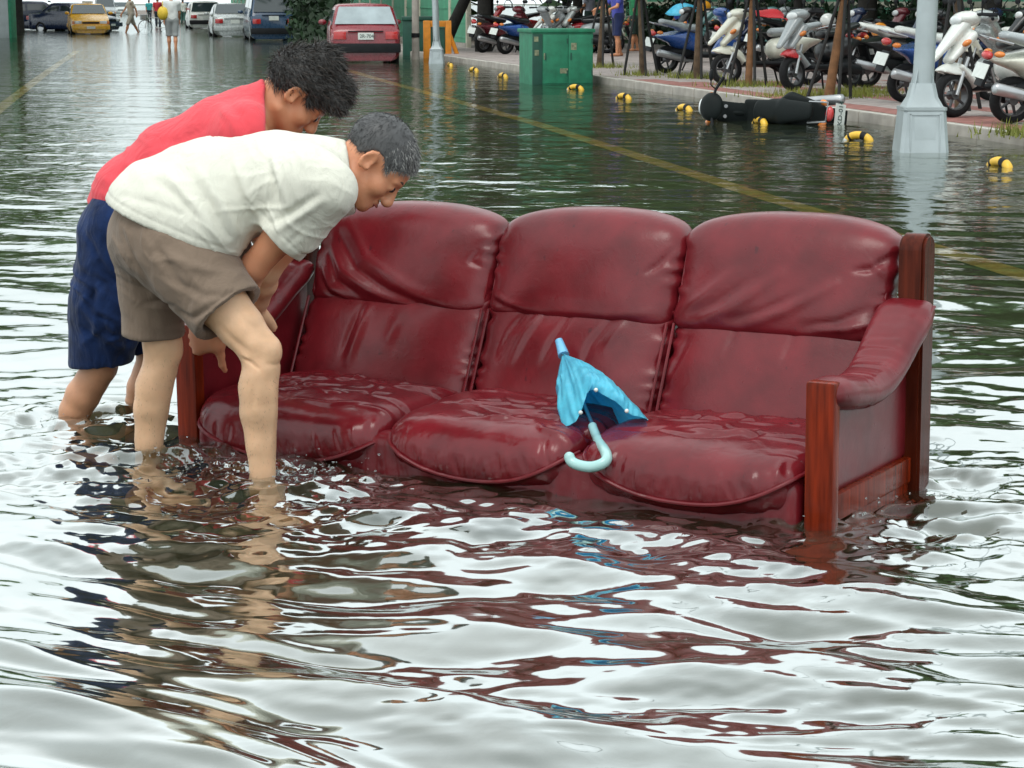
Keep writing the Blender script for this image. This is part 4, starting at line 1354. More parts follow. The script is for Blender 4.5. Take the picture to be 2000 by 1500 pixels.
sc(*from_front(968, 88, A(205)), 'bright red scooter in the second line at the left end of the row', 'redbright', 'round')
sc(*from_front(1065, 104, A(205)), 'red and white scooter partly hidden behind the green cabinet', 'redbright', 'sharp', shield='white')
sc(*from_front(1108, 104, A(200)), 'silver scooter right behind the green cabinet', 'silver', 'round')
sc(*from_rear(1185, 104, A(172)), 'grey scooter with an orange lamp left of the man in blue', 'grey', 'sharp')
sc(*from_rear(1300, 143, A(28)), 'blue scooter with pale seat, tail to the kerb', 'royal', 'round', seat='grey')
sc(*from_front(1418, 167, A(188)), 'white scooter with slanted nose and an orange brown sapling across it', 'cream', 'sharp', seat='grey')
sc(*from_rear(1420, 121, A(30)), 'teal scooter in the second line behind the sapling', 'teal', 'round')
sc(*from_front(1549, 178, A(222)), 'dark grey scooter with a red front fender', 'black', 'sharp', fender='redbright', shield='grey')
sc(*from_rear(1690, 171, A(18)), 'dark scooter with a bright white seat', 'black', 'sharp', seat='white')
sc(*from_rear(1764, 200, A(22)), 'blue and silver scooter behind the big lamp post', 'royal', 'sharp', seat='white', shield='silver')
sc(*from_front(1862, 230, A(205)), 'white scooter with an orange lamp and a black top box', 'white', 'sharp', shield='white', box=True)
sc(*from_rear(1972, 241, A(14)), 'cream scooter at the right edge of the picture, tail towards the lamp', 'cream', 'round', seat='grey')
sc(*from_front(1560, 139, A(196)), 'black scooter in the second line behind the red fendered one', 'black', 'round')
sc(*from_front(1790, 150, A(200)), 'dark scooter in the second line left of the big lamp', 'navy', 'round')
sc(*from_front(1890, 160, A(200)), 'pale scooter in the second line right of the big lamp', 'cream', 'round', seat='white')
sc(*from_front(1985, 165, A(200)), 'black scooter in the second line at the right edge', 'black', 'sharp')
sc(*from_front(1330, 122, A(205)), 'black scooter in the second line beside the child with the umbrella', 'black', 'round')
sc(*from_front(1660, 142, A(200)), 'navy scooter in the second line behind the leaning sapling', 'navy', 'round')

for px, py, a_, c_, k_, lab in ((1455, 128, 205, 'navy', 'sharp', 'navy scooter tucked behind the white scooter nose'), (1600, 128, 25, 'black', 'sharp', 'black scooter deep in the second line near the leaning sapling'),
        (1745, 140, 200, 'wine', 'round', 'wine scooter deep in the second line left of the big lamp'), (1830, 140, 28, 'bottle', 'sharp', 'dark green scooter directly behind the big lamp pole'),
        (1925, 150, 205, 'navy', 'round', 'navy scooter behind the one with the top box'), (1380, 112, 200, 'teal', 'sharp', 'teal scooter far back near the orange helmet'),
        (1520, 116, 200, 'grey', 'round', 'grey scooter far back behind the red raincoat'), (1085, 92, 200, 'white', 'round', 'white scooter far back above the green cabinet'), (1020, 96, 35, 'black', 'sharp', 'black scooter between the blue scooter and the green cabinet')):
    sc(*from_front(px, py, A(a_)), lab, c_, k_, seat='black')

# the fallen scooter lying in the water
b = P(1512, 243)
f, r_ = np.array(b[:2]) + np.array([-.52, .36]), np.array(b[:2]) + np.array([.52, -.36])
t = sc(f, r_, 'dark scooter fallen on its side in the water with white plate showing', 'bottle', 'round', z=.06, group=None, plate='KD-014', lean=0)
d = unit(f - r_)
ang = math.atan2(d[1], d[0])
# lying on its left side, seat towards the camera, tail to the right
t.rotation_euler = (Matrix.Rotation(ang, 4, 'Z') @ Matrix.Rotation(R(-80), 4, 'X')).to_euler()
t.location = (b[0] + .20, b[1] + .75, .015)
t.scale = (.93, .93, .93)
for c_ in t.children:
    if c_.name.split('.')[0] in ('seat', 'leg_shield', 'floorboard', 'rear_body', 'handlebar_cowl', 'front_fender', 'engine', 'rear_guard'):
        c_.material_slots[0].link = 'OBJECT'
        c_.material_slots[0].material = M['dull_black']
for c_ in t.children:
    if c_.name.startswith('plate'): c_.scale = (1, 1.05, 1.05)

# helmets and a red cloth left on the scooters
def helmet(loc, col, label):
    t = empty('helmet', loc, .5, label, 'helmet', 'helmets left on parked scooters')
    f = Field((-.2, -.2, -.2), (.2, .2, .2), .012)
    f.ell((0, 0, 0), (.145, .125, .135)); f.cut((0, 0, -.055), (.25, 0, -1))
    V, Q = f.verts_faces()
    link('shell', mesh_np('shell', relax(V, Q, 1), Q), mat('helmet_paint', col, rough=.2, coat=.7), t)
    MB().box((.08, -.1, -.045), (.19, .1, -.02), .01).build('visor', M['black'], t)
w = P(1376, 118, SIDE_Z)
q = PD(1376, 14, w[1])
helmet(q, (.80, .36, .03), 'orange yellow helmet resting high on the teal scooter')
w = P(1617, 142, SIDE_Z); q = PD(1617, 41, w[1] + .4)
helmet(q, (.7, .72, .7), 'white helmet near the top of the leaning sapling')
w = P(1722, 150, SIDE_Z); q = PD(1718, 60, w[1] + .4)
helmet(q, (.75, .28, .03), 'orange helmet behind the bright white seat')
w = P(1510, 139, SIDE_Z)
q0 = PD(1508, 34, w[1] - .25)
gx, gy = np.meshgrid(np.linspace(-.34, .34, 26), np.linspace(-.2, .2, 18))
zz = .10 - .55 * gy ** 2 - .8 * np.abs(gx) ** 2 + .03 * np.sin(9 * gx + 4 * gy) + .02 * np.sin(17 * gy - 6 * gx)
V = np.stack([gx.ravel(), gy.ravel(), zz.ravel()], 1)
i = np.arange(17)[:, None] * 26 + np.arange(25)[None, :]
Q = np.stack([i, i + 1, i + 27, i + 26], -1).reshape(-1, 4)
me = mesh_np('raincoat', V, Q)
o = link('raincoat', me, cloth_mat('raincoat_red', (.62, .03, .04), rough=.4), None)
o.location = q0; o.rotation_euler = (.3, .3, .2)
so = o.modifiers.new('thick', 'SOLIDIFY'); so.thickness = .012
tag(o, 'bright red raincoat spread over a scooter behind the white one', 'raincoat')
# ------------------------------------------------------------------ people
def head_prims(f, c, fwd, up, s=1.0, k=.018):
    """c = between the ears; adds a head with a face to the field"""
    fwd = unit(fwd); up = unit(np.array(up) - fwd * (np.array(up) @ fwd)); rt = np.cross(fwd, up)
    Rm = np.stack([rt, fwd, up], 1)
    T = lambda x, y, z: np.array(c) + Rm @ (np.array([x, y, z]) * s)
    E = lambda p, r_, k_=k, neg=False, Rx=None: f.ell(T(*p), np.array(r_) * s, Rm if Rx is None else Rm @ Rx, k_ * s, neg)
    C = lambda a, b, ra, rb, k_=.012: f.cap(T(*a), T(*b), ra * s, rb * s, k_ * s)
    E((0, -.012, .045), (.077, .098, .086)); E((0, .038, .045), (.064, .056, .060)); E((0, .042, -.012), (.063, .052, .062))
    E((0, .042, -.058), (.053, .050, .044)); E((0, .080, -.088), (.024, .020, .018))
    for q in (1, -1):
        E((q * .045, .058, -.022), (.022, .028, .024)); C((q * .014, .091, .030), (q * .046, .080, .027), .010, .008)
        E((q * .032, .104, .006), (.017, .014, .011), .012, True); E((q * .032, .083, .006), (.017, .014, .012), .006)
        E((q * .013, .106, -.032), (.010, .012, .009), .008)
        C((q * .058, .0, -.055), (q * .03, .075, -.083), .016, .014, .03)
        a = .35
        Rx = np.array([[math.cos(q * .35), -math.sin(q * .35), 0], [math.sin(q * .35), math.cos(q * .35), 0], [0, 0, 1]])
        E((q * .084, -.012, .004), (.008, .021, .034), .008, False, Rx)
        E((q * .0925, -.008, .005), (.010, .0135, .024), .004, True, Rx)
        E((q * .080, .006, -.012), (.008, .006, .010), .006)
    C((0, .090, .018), (0, .115, -.026), .009, .0135); E((0, .110, -.034), (.012, .010, .008), .01)
    E((0, .094, -.053), (.024, .011, .0065), .008); E((0, .092, -.066), (.021, .011, .007), .008)
    E((0, .103, -.0595), (.022, .008, .0022), .004, True)
    return T, Rm

def hand_prims(f, wrist, d, n, t, curl=.9, s=1.0, spread=.012, thumb=None, thumb_out=.55):
    d = unit(d); n = unit(np.array(n) - d * (np.array(n) @ d)); t = unit(np.array(t) - d * (np.array(t) @ d) - n * (np.array(t) @ n))
    w = np.array(wrist, float)
    offs = [.029, .010, -.010, -.028]; ln = [.92, 1.0, .95, .78]; pl = [.088, .090, .086, .078]
    for o, l, p in zip(offs, ln, pl):
        kn = w + (d * p + t * o) * s
        f.cap(w + (d * .012 + t * o * .6) * s, kn, .016 * s, .0125 * s, .014 * s)
        a = w + (d * p + t * o * 1.05) * s
        ang = .15
        pr = a
        for sl, r0, r1, cu in ((.042, .0098, .0088, .55), (.026, .0088, .0082, 1.0), (.021, .0082, .0066, .75)):
            ang += curl * cu
            q = pr + (d * math.cos(ang) + n * math.sin(ang)) * sl * l * s
            f.cap(pr, q, r0 * s, r1 * s, .005 * s)
            pr = q
    f.cap(w + d * .035 * s, w + d * .072 * s, .019 * s, .016 * s, .02 * s, t, 2.1)
    td = unit(thumb) if thumb is not None else unit(t * .75 + d * .6 + n * .35)
    b = w + (d * .022 + t * .026) * s
    f.cap(w + d * .012 * s, b, .017 * s, .016 * s, .015 * s)
    p1 = b + td * .036 * s
    f.cap(b, p1, .0155 * s, .0115 * s, .012 * s)
    p2 = p1 + unit(td + d * .12) * .030 * s
    f.cap(p1, p2, .0105 * s, .0098 * s, .006 * s)
    p3 = p2 + unit(td + n * .25) * .024 * s
    f.cap(p2, p3, .0098 * s, .0075 * s, .006 * s)

def hair_strands(V, N, n, ln, wd, seed, drift, wild, lift=.5):
    r = np.random.RandomState(seed)
    i = r.randint(0, len(V), n)
    p = V[i] - N[i] * .003
    dr = np.array(drift, float)[None, :] - N[i] * (N[i] @ np.array(drift, float))[:, None]
    dr /= np.linalg.norm(dr, axis=1, keepdims=True) + .15
    d = N[i] * lift + dr * .9 + r.normal(0, wild, (n, 3))
    d /= np.linalg.norm(d, axis=1)[:, None]
    s_ = np.cross(d, r.normal(0, 1, (n, 3))); s_ /= np.linalg.norm(s_, axis=1)[:, None]
    l = ln * r.uniform(.5, 1.3, n)[:, None]
    d2 = d + r.normal(0, wild, (n, 3)) * .8 + np.array(drift)[None, :] * .5
    d2 /= np.linalg.norm(d2, axis=1)[:, None]
    a = p - s_ * wd; b = p + s_ * wd
    m1 = p + d * l * .5 - s_ * wd * .8; m2 = p + d * l * .5 + s_ * wd * .8
    e = p + d * l * .5 + d2 * l * .5
    V2 = np.stack([a, b, m2, m1, e], 1).reshape(-1, 3)
    k = np.arange(n) * 5
    F = [(int(x), int(x + 1), int(x + 2), int(x + 3)) for x in k] + [(int(x + 3), int(x + 2), int(x + 4)) for x in k]
    return V2, F

def creases(V, ang, seed, along=7.0, across=34.0, amp=.004):
    """thin folds running along one direction in the x-z plane"""
    c_, s_ = math.cos(ang), math.sin(ang)
    u = V[:, 0] * c_ + V[:, 2] * s_; w = -V[:, 0] * s_ + V[:, 2] * c_
    q = np.stack([u * along, w * across + 1.3 * vnoise(V * 8, seed + 9), V[:, 1] * along], 1)
    n = vnoise(q, seed)
    patch = np.clip(vnoise(V * 5, seed + 5) * 1.3 + .35, 0, 1)
    return amp * patch * ((1 - np.abs(n)) ** 3 - .25)
def set_tan(me, val):
    a = me.attributes.new('tan', 'FLOAT', 'POINT')
    a.data.foreach_set('value', np.asarray(val, np.float32))

def local(V, origin):
    return V - np.array(origin)

def finish(name, f, m, parent, origin, it=1, disp=None, tan=None, smooth_below=None):
    V, Q = f.verts_faces()
    V = relax(V, Q, it)
    if smooth_below is not None:
        w_ = np.clip((smooth_below - V[:, 2]) / .05, 0, 1)[:, None] * ((V[:, 1] < 5.92) | (V[:, 2] < .15))[:, None]
        V = V * (1 - w_) + relax(V, Q, 9) * w_
    if disp is not None:
        N = vnormals(V, Q)
        V = V + N * disp(V, N)[:, None]
    me = mesh_np(name, local(V, origin), Q)
    if tan is not None: set_tan(me, tan(V))
    return link(name, me, m, parent), V, Q

LAT = np.array([0.05, 1.0, 0.0])

# ================= man in the cream shirt =================
yA = 5.74
def jA(px, py, y): return PD(px, py, y)
orA = P(400, 930)
manA = empty('person', orA, 0, 'grey haired person in cream shirt and rolled taupe shorts gripping the sofa', 'person')
hipR, hipL = jA(335, 475, 5.62), jA(305, 480, 5.84)
knR, anR = jA(512, 688, 5.53), jA(513, 960, 5.54)
knL, anL = jA(318, 690, 5.83), jA(284, 930, 5.85)
shR, shL = jA(632, 362, 5.55), jA(640, 362, 5.94)
elR, wrR = jA(497, 520, 5.64), jA(432, 650, 5.93)
elL, wrL = jA(520, 530, 5.98), jA(500, 605, 6.10)
hcA = jA(727, 317, 5.74)
fwdA, upA = np.array([.56, -.03, -.83]), np.array([.83, 0, .56])
f = Field((-1.40, 5.28, -.17), (-.28, 6.14, .98), .0056)
# pelvis, trunk
f.cap(jA(318, 455, 5.66), jA(312, 455, 5.81), .105, .105, .04)
f.cap(jA(330, 430, 5.735), jA(430, 365, 5.745), .100, .112, .05, LAT, 1.3)
f.cap(jA(430, 365, 5.745), jA(560, 352, 5.745), .112, .108, .05, LAT, 1.4)
f.cap(jA(590, 352, 5.60), jA(600, 352, 5.89), .078, .078, .05)
f.cap(jA(610, 340, 5.745), jA(690, 338, 5.745), .072, .064, .04)
f.cap(jA(660, 338, 5.745), hcA + .02 * upA * -1 - .025 * fwdA, .066, .060, .03)
# legs
def limb(f, pts, k=.014):
    for (p, r0), (q, r1) in zip(pts, pts[1:]):
        f.cap(p, q, r0, r1, k)
for hp, kn, an, sgn in ((hipR, knR, anR, 1), (hipL, knL, anL, -1)):
    up_ = unit(hp - kn); dn = unit(an - kn)
    bk = np.array([-.014, 0, 0]); fr_ = np.array([.012, 0, 0])
    limb(f, [(hp, .090), (kn + up_ * .20, .076), (kn + up_ * .09, .062), (kn + up_ * .03, .053), (kn + dn * .04 + bk * .3, .046), (kn + dn * .10 + bk, .050), (kn + dn * .17 + bk, .047), (kn + dn * .26 + bk * .6, .037), (an, .031)])
    f.cap(kn + dn * .05 + fr_, an + fr_ * .5, .030, .027, .02)                       # shin bone
    f.ell(kn + np.array([.024, -.004, .004]), (.032, .034, .040), None, .022)       # kneecap
    f.ell(kn + dn * .055 + np.array([.024, 0, 0]), (.016, .020, .022), None, .02)
    for q_ in (-1, 1):
        f.cap(kn + dn * .07 + np.array([-.022, q_ * .020, 0]), kn + dn * .16 + np.array([-.020, q_ * .018, 0]), .030, .026, .02)   # two calf heads
        f.cap(kn + up_ * .09 + np.array([-.035, q_ * .026, 0]), kn + dn * .03 + np.array([-.026, q_ * .024, 0]), .014, .009, .02)  # hamstring cords
    f.cap(an, an + np.array([.02, 0, -.05]), .034, .04, .02)
    f.cap(an + np.array([-.03, 0, -.07]), an + np.array([.14, -.02, -.085]), .034, .028, .02, (0, 1, 0), 1.3)
# arms
for sh, el, wr in ((shR, elR, wrR), (shL, elL, wrL)):
    limb(f, [(sh, .056), (sh * .4 + el * .6, .047), (el, .039), (el * .7 + wr * .3, .041), (el * .25 + wr * .75, .031), (wr, .026)])
    f.ell(el + np.array([-.012, 0, -.012]), (.024, .026, .024), None, .02)
hand_prims(f, wrR, jA(350, 672, 6.01) - wrR, (0.05, 1, -.05), (-.05, -.2, -1), .95, 1.16, thumb=(.12, .45, -.85))
hand_prims(f, wrL, (.3, .6, -.5), (-.3, .3, -.9), (-.8, -.3, 0), .5, 1.0)
TA, RA = head_prims(f, hcA, fwdA, upA, 1.03)
body_tan = lambda V: np.clip((V[:, 2] - PD(0, 560, 5.75)[2]) / .05, 0, 1) * (V[:, 0] > -2) + np.where((V[:, 2] > .20) & (V[:, 1] > 5.90) & (V[:, 0] > PD(338, 650, 5.9)[0]) & (V[:, 0] < -.78), 1.0, 0.0)
pk = lambda *pp: [PD(x, y, 5.48)[[0, 2]] for x, y in pp]
foldsK = [(pk((474, 702), (490, 708), (506, 722)), .0035, -.006), (pk((470, 692), (486, 702)), .004, .003), (pk((428, 640), (462, 672), (492, 690)), .010, -.004), (pk((470, 620), (505, 650), (530, 668)), .010, -.0035),
          (pk((498, 745), (492, 800), (500, 860)), .008, -.0035), (pk((532, 740), (534, 800), (528, 880)), .006, .0025), (pk((520, 712), (540, 716), (552, 708)), .005, -.003), (pk((508, 660), (536, 664)), .006, -.002)]
bodyA, VA, QA = finish('body', f, M['skin_a'], manA, orA, 2, lambda V, N: fold_disp(V[:, [0, 2]], foldsK) * (V[:, 1] < 5.62), smooth_below=.30, tan=lambda V: np.clip(body_tan(V), 0, 1))

# sparse hair on the shins
NA = vnormals(VA, QA)
mk = (VA[:, 2] > .005) & (VA[:, 2] < .30) & (VA[:, 1] < 5.95) & (VA[:, 0] < PD(575, 800, 5.6)[0])
V2, F2 = hair_strands(VA[mk], NA[mk], 2600, .011, .00032, 44, (.1, 0, -1), .25, .35)
st = link('leg_hair', mesh_np('leg_hair', local(V2, orA), F2, False), M['hair_black'], manA); st['kind'] = 'stuff'
# eyes, brows, lips, nails
def face_bits(T, Rm, parent, origin, s, brow_m):
    for q in (1, -1):
        c = T(q * .032, .086, .006)
        MB().ell(local(c, origin), (.0125 * s,) * 3, 10, 7).build('eye', M['eye'], parent)
        pts = [local(T(q * x, y, z), origin) for x, y, z in ((.013, .0965, .034), (.03, .0915, .039), (.046, .081, .035))]
        MB().tube(pts, [.0036 * s, .004 * s, .002 * s], 6).build('eyebrow', brow_m, parent)
    pts = [local(T(x, y, z), origin) for x, y, z in ((-.021, .095, -.059), (-.01, .103, -.0575), (0, .105, -.0585), (.01, .103, -.0575), (.021, .095, -.059))]
    MB().tube(pts, [.001, .0042 * s, .0045 * s, .0042 * s, .001], 6).build('lips', M['lip'], parent)
face_bits(TA, RA, manA, orA, 1.03, M['brow'])

def hair_cap(T, Rm, s, grow, lump, hairline, seed, res=.0055, bulge=None):
    c = T(0, -.012, .045)
    f = Field(c - .2, c + .2, res)
    f.ell(c, (np.array([.077, .098, .086]) + grow) * s, Rm, 0)
    f.ell(T(0, .036, .048), (np.array([.064, .056, .060]) + grow) * s, Rm, .02)
    if bulge: 
        for p, r_ in bulge: f.ell(T(*p), np.array(r_) * s, Rm, .02)
    X, Y, Z = np.meshgrid(*f.ax, indexing='ij')
    q = np.stack([X, Y, Z], -1) - T(0, 0, 0)
    l = (q @ Rm) / s
    lx, ly, lz = l[..., 0], l[..., 1], l[..., 2]
    lim = np.interp(ly, [-.13, -.10, -.06, -.035, -.02, .012, .022, .040, .055, .085, .12], hairline)
    lim = lim + np.where(np.abs(lx) < .045, np.interp(np.abs(lx), [0, .045], [.012, 0]), 0) * (ly > .04)
    d = (lim - lz) * s
    f.F = np.maximum(f.F, d.astype(np.float32))
    V, Q = f.verts_faces()
    V = relax(V, Q, 1)
    N = vnormals(V, Q)
    V = V + N * (lump * vnoise(V * 45, seed) + lump * .6 * vnoise(V * 95, seed + 1))[:, None]
    return V, Q, vnormals(V, Q)
HV, HQ, HN = hair_cap(TA, RA, 1.03, .004, .0012, [-.05, -.06, -.042, .0, .035, .042, .030, .018, .045, .070, .09], 3)
hair = link('hair', mesh_np('hair', local(HV, orA), HQ), M['hair_grey'], manA)
V2, F2 = hair_strands(HV, HN, 7000, .020, .0007, 5, RA @ np.array([0, .25, -.9]), .16, .22)
st = link('strands', mesh_np('strands', local(V2, orA), F2, False), M['hair_grey'], hair); st['kind'] = 'stuff'
top = HV[((HV - TA(0, 0, 0)) @ RA)[:, 1] > .0]; topn = HN[((HV - TA(0, 0, 0)) @ RA)[:, 1] > .0]
V2, F2 = hair_strands(top, topn, 2300, .022, .0006, 6, RA @ np.array([0, .7, -.5]), .18, .25)
st = link('strands', mesh_np('strands', local(V2, orA), F2, False), M['hair_grey_light'], hair); st['kind'] = 'stuff'

# shirt
f = Field((-1.28, 5.30, .30), (-.36, 6.18, 1.0), .0052)
f.cap(jA(296, 418, 5.735), jA(312, 408, 5.74), .121, .130, .04, LAT, 1.42)
f.cap(jA(310, 408, 5.74), jA(408, 374, 5.745), .132, .139, .05, LAT, 1.40)
f.cap(jA(408, 374, 5.745), jA(545, 356, 5.745), .139, .134, .05, LAT, 1.42)
f.cap(jA(545, 356, 5.745), jA(625, 350, 5.745), .134, .104, .05, LAT, 1.5)
f.cap(jA(605, 360, 5.57), jA(612, 360, 5.92), .105, .105, .05)
f.cap(jA(625, 345, 5.745), jA(690, 345, 5.745), .104, .100, .04)
f.cap(jA(318, 440, 5.64), jA(395, 440, 5.625), .130, .132, .05)
sleeve = Field(f.lo, f.lo + f.h * (f.n - 1), f.h)
a = jA(640, 370, 5.53); b = jA(522, 500, 5.60)
sleeve.cap(a, a * .5 + b * .5, .084, .078, .05); sleeve.cap(a * .5 + b * .5, b, .078, .074, .02)
b = jA(549, 474, 5.60); n_ = unit(jA(520, 500, 5.60) - jA(600, 415, 5.57)); n_ = unit(np.array([n_[0], 0, n_[2]]))
sleeve.cut(b, n_)
b_slv, n_slv = b.copy(), n_.copy()
hol = Field(sleeve.lo, sleeve.lo + f.h * (f.n - 1), f.h)
hol.cap(b - n_ * .035, b + n_ * .1, .056, .058, 0)
hs_ = tuple(slice(0, min(p, q)) for p, q in zip(f.F.shape, sleeve.F.shape))
sleeve.F = np.maximum(sleeve.F, -hol.F)
a = jA(640, 370, 5.94); b = jA(572, 448, 5.97)
f.cap(a, b, .084, .074, .04)
# hem, collar and sleeve openings
lo_h, hi_h = jA(228, 392, 5.74), jA(470, 490, 5.74)
hd = unit((hi_h - lo_h)); hn = np.array([hd[2], 0, -hd[0]])
f.cut(lo_h, hn, None, np.array([jA(516, 0, 5.74)[0], 6.3, 1.2]))
c0, c1 = jA(676, 276, 5.745), jA(694, 415, 5.745)
cdn = unit(c1 - c0)
cn_ = np.cross(cdn, ray(685, 345)); cn_ *= np.sign(cn_[0])
f.cut(c0, cn_, np.array([c0[0] - .09, 5.3, .3]), None)
f.smin(hs_, sleeve.F[hs_], .03)
pxz = lambda *pp: [PD(x, y, 5.60)[[0, 2]] for x, y in pp]
foldsA = [(pxz((372, 335), (420, 395), (452, 455)), .011, -.010), (pxz((392, 325), (438, 392), (468, 452)), .012, .009),
          (pxz((440, 300), (470, 370), (500, 430)), .010, -.006), (pxz((456, 300), (486, 370), (512, 430)), .011, .007),
          (pxz((520, 300), (540, 350), (556, 415)), .010, -.007), (pxz((536, 300), (556, 350), (572, 400)), .011, .007),
          (pxz((430, 408), (520, 402), (580, 398)), .006, .005), (pxz((300, 350), (350, 372), (420, 440)), .012, -.006),
          (pxz((330, 345), (385, 390), (440, 465)), .014, .008), (pxz((628, 372), (585, 400), (530, 432)), .010, -.012),
          (pxz((640, 382), (596, 412), (548, 445)), .010, .008), (pxz((600, 440), (570, 470)), .008, -.004),
          (pxz((262, 345), (330, 340), (380, 360)), .016, .005), (pxz((470, 330), (500, 325), (560, 345)), .018, -.004),
          (pxz((240, 380), (300, 390), (380, 415)), .010, -.004)]
def shirtA_disp(V, N):
    near = np.clip((5.80 - V[:, 1]) / .08, 0, 1)
    d = fold_disp(V[:, [0, 2]], foldsA) * near
    ds_ = -(V - b_slv) @ n_slv
    d -= .0030 * np.exp(-((ds_ - .030) / .0045) ** 2) * (np.abs(V[:, 1] - 5.57) < .14) * (V[:, 0] > jA(470, 0, 5.6)[0])
    dh_ = -(V - lo_h) @ hn
    d -= .0022 * np.exp(-((dh_ - .024) / .0045) ** 2) * (V[:, 0] < jA(500, 0, 5.6)[0])
    d += .003 * vnoise(V * 9, 4) + creases(V, -1.0, 14, 6, 30, .0055) + creases(V, .1, 15, 7, 26, .004)
    return d
shA, _, _ = finish('shirt', f, M['shirt_white'], manA, orA, 2, shirtA_disp)
# sleeve cuff seam
b = jA(556, 466, 5.585)

# shorts
f = Field((-1.40, 5.35, .16), (-.50, 6.12, .80), .0054)
f.cap(jA(318, 452, 5.68), jA(306, 452, 5.80), .130, .130, .04)
f.cap(jA(318, 440, 5.74), jA(316, 456, 5.74), .118, .126, .04, LAT, 1.15)
wl_, wh_ = jA(228, 372, 5.74), jA(470, 462, 5.74)
wd_ = unit(wh_ - wl_); f.cut(wl_, np.array([-wd_[2], 0, wd_[0]]))
hemR, hemL = jA(447, 612, 5.545), jA(299, 655, 5.83)
f.cap(jA(340, 478, 5.63), jA(385, 535, 5.60), .136, .122, .05); f.cap(jA(385, 535, 5.60), jA(465, 636, 5.535), .122, .094, .03)
f.cap(jA(302, 480, 5.81), jA(300, 570, 5.82), .122, .095, .05); f.cap(jA(300, 570, 5.82), jA(300, 690, 5.83), .095, .079, .03)
f.cap(jA(425, 450, 5.70), jA(466, 484, 5.70), .052, .040, .03)
# turned-up cuffs
axR = unit(jA(465, 636, 5.535) - jA(385, 535, 5.60)); axL = unit(jA(300, 690, 5.83) - jA(300, 570, 5.82))
f.cap(hemR - axR * .045, hemR + axR * .02, .111, .109, .006); f.cap(hemL - axL * .04, hemL + axL * .02, .090, .089, .006)
for hm, ax_, rad in ((hemR, axR, .085), (hemL, axL, .066)):
    sl, X, Y, Z = f.sub(hm - .16, hm + .20)
    d = (X - hm[0]) * ax_[0] + (Y - hm[1]) * ax_[1] + (Z - hm[2]) * ax_[2]
    rr = np.sqrt(np.maximum((X - hm[0]) ** 2 + (Y - hm[1]) ** 2 + (Z - hm[2]) ** 2 - d * d, 0))
    f.F[sl] = np.where(rr < .14, np.maximum(f.F[sl], d), f.F[sl])
    g = np.maximum(rr - rad, -(d + .05))
    f.F[sl] = np.maximum(f.F[sl], -np.where(d < .2, g, 1.0)).astype(np.float32)
pz = lambda *pp: [PD(x, y, 5.48)[[0, 2]] for x, y in pp]
foldsS = [(pz((232, 470), (262, 530), (300, 600), (345, 640)), .014, -.012), (pz((262, 430), (330, 520), (372, 590)), .012, -.006),
          (pz((320, 420), (360, 440), (450, 485)), .010, .010), (pz((330, 440), (385, 462), (455, 505)), .009, -.010),
          (pz((365, 455), (400, 470), (465, 480)), .008, .008), (pz((300, 480), (370, 520), (470, 540)), .012, .006),
          (pz((320, 540), (400, 575), (480, 572)), .012, -.006), (pz((345, 610), (375, 622), (455, 568)), .008, -.010),
          (pz((268, 420), (290, 480), (330, 560)), .016, .006), (pz((250, 620), (300, 610), (340, 600)), .009, -.008),
          (pz((250, 480), (246, 560), (262, 630)), .016, -.005)]
def shortsA_disp(V, N):
    d = fold_disp(V[:, [0, 2]], foldsS) * np.clip((5.78 - V[:, 1]) / .05, .25, 1)
    return d + .0035 * vnoise(V * 10, 8) + creases(V, -.9, 24, 6, 26, .0055) + creases(V, -.2, 25, 7, 28, .005)
finish('shorts', f, M['shorts_tan'], manA, orA, 2, shortsA_disp)

# ================= man in the red shirt =================
orB = P(140, 830)
manB = empty('person', orB, 0, 'curly dark haired person in red shirt and navy shorts bending behind', 'person')
yB = 6.42
jB = PD
hipBR, hipBL = jB(236, 450, 6.33), jB(262, 450, 6.52)
knBR, anBR = jB(196, 716, 6.36), jB(128, 850, 6.40)
knBL, anBL = jB(300, 700, 6.60), jB(268, 850, 6.66)
shBR, shBL = jB(485, 262, 6.22), jB(498, 258, 6.62)
elBR, wrBR = jB(455, 440, 6.28), jB(470, 560, 6.42)
elBL, wrBL = jB(500, 440, 6.66), jB(560, 540, 6.72)
hcB = jB(576, 184, 6.42)
fwdB, upB = np.array([.60, .12, -.80]), np.array([.80, 0, .60])
f = Field((-1.72, 6.06, -.17), (-.52, 6.86, 1.14), .0066)
f.cap(jB(250, 440, 6.36), jB(252, 440, 6.49), .105, .105, .04)
f.cap(jB(250, 410, yB), jB(340, 320, yB), .100, .110, .05, LAT, 1.3)
f.cap(jB(340, 320, yB), jB(450, 262, yB), .112, .105, .05, LAT, 1.4)
f.cap(jB(470, 258, 6.26), jB(478, 256, 6.58), .078, .078, .05)
f.cap(jB(480, 245, yB), hcB - .03 * upB - .03 * fwdB, .075, .060, .04)
for hp, kn, an in ((hipBR, knBR, anBR), (hipBL, knBL, anBL)):
    dn = unit(an - kn); up_ = unit(hp - kn)
    bk = np.array([-.014, 0, -.008])
    limb(f, [(hp, .090), (kn + up_ * .1, .062), (kn, .052), (kn + dn * .05 + bk * .5, .050), (kn + dn * .10 + bk, .053), (kn + dn * .16 + bk, .048), (an, .033)])
    f.cap(kn + dn * .05 - bk * .8, an - bk * .3, .030, .026, .02)
    f.cap(an, an + np.array([.0, 0, -.05]), .038, .04, .02); f.cap(an + np.array([-.02, 0, -.07]), an + np.array([.14, -.01, -.085]), .034, .028, .02)
for sh, el, wr in ((shBR, elBR, wrBR), (shBL, elBL, wrBL)):
    f.cap(sh, el, .056, .042, .03); f.cap(el, wr, .042, .029, .03)
    hand_prims(f, wr, (.7, .1, -.6), (-.3, .3, -1), (.2, -1, 0), .6)
TB, RB_ = head_prims(f, hcB, fwdB, upB, 1.05)
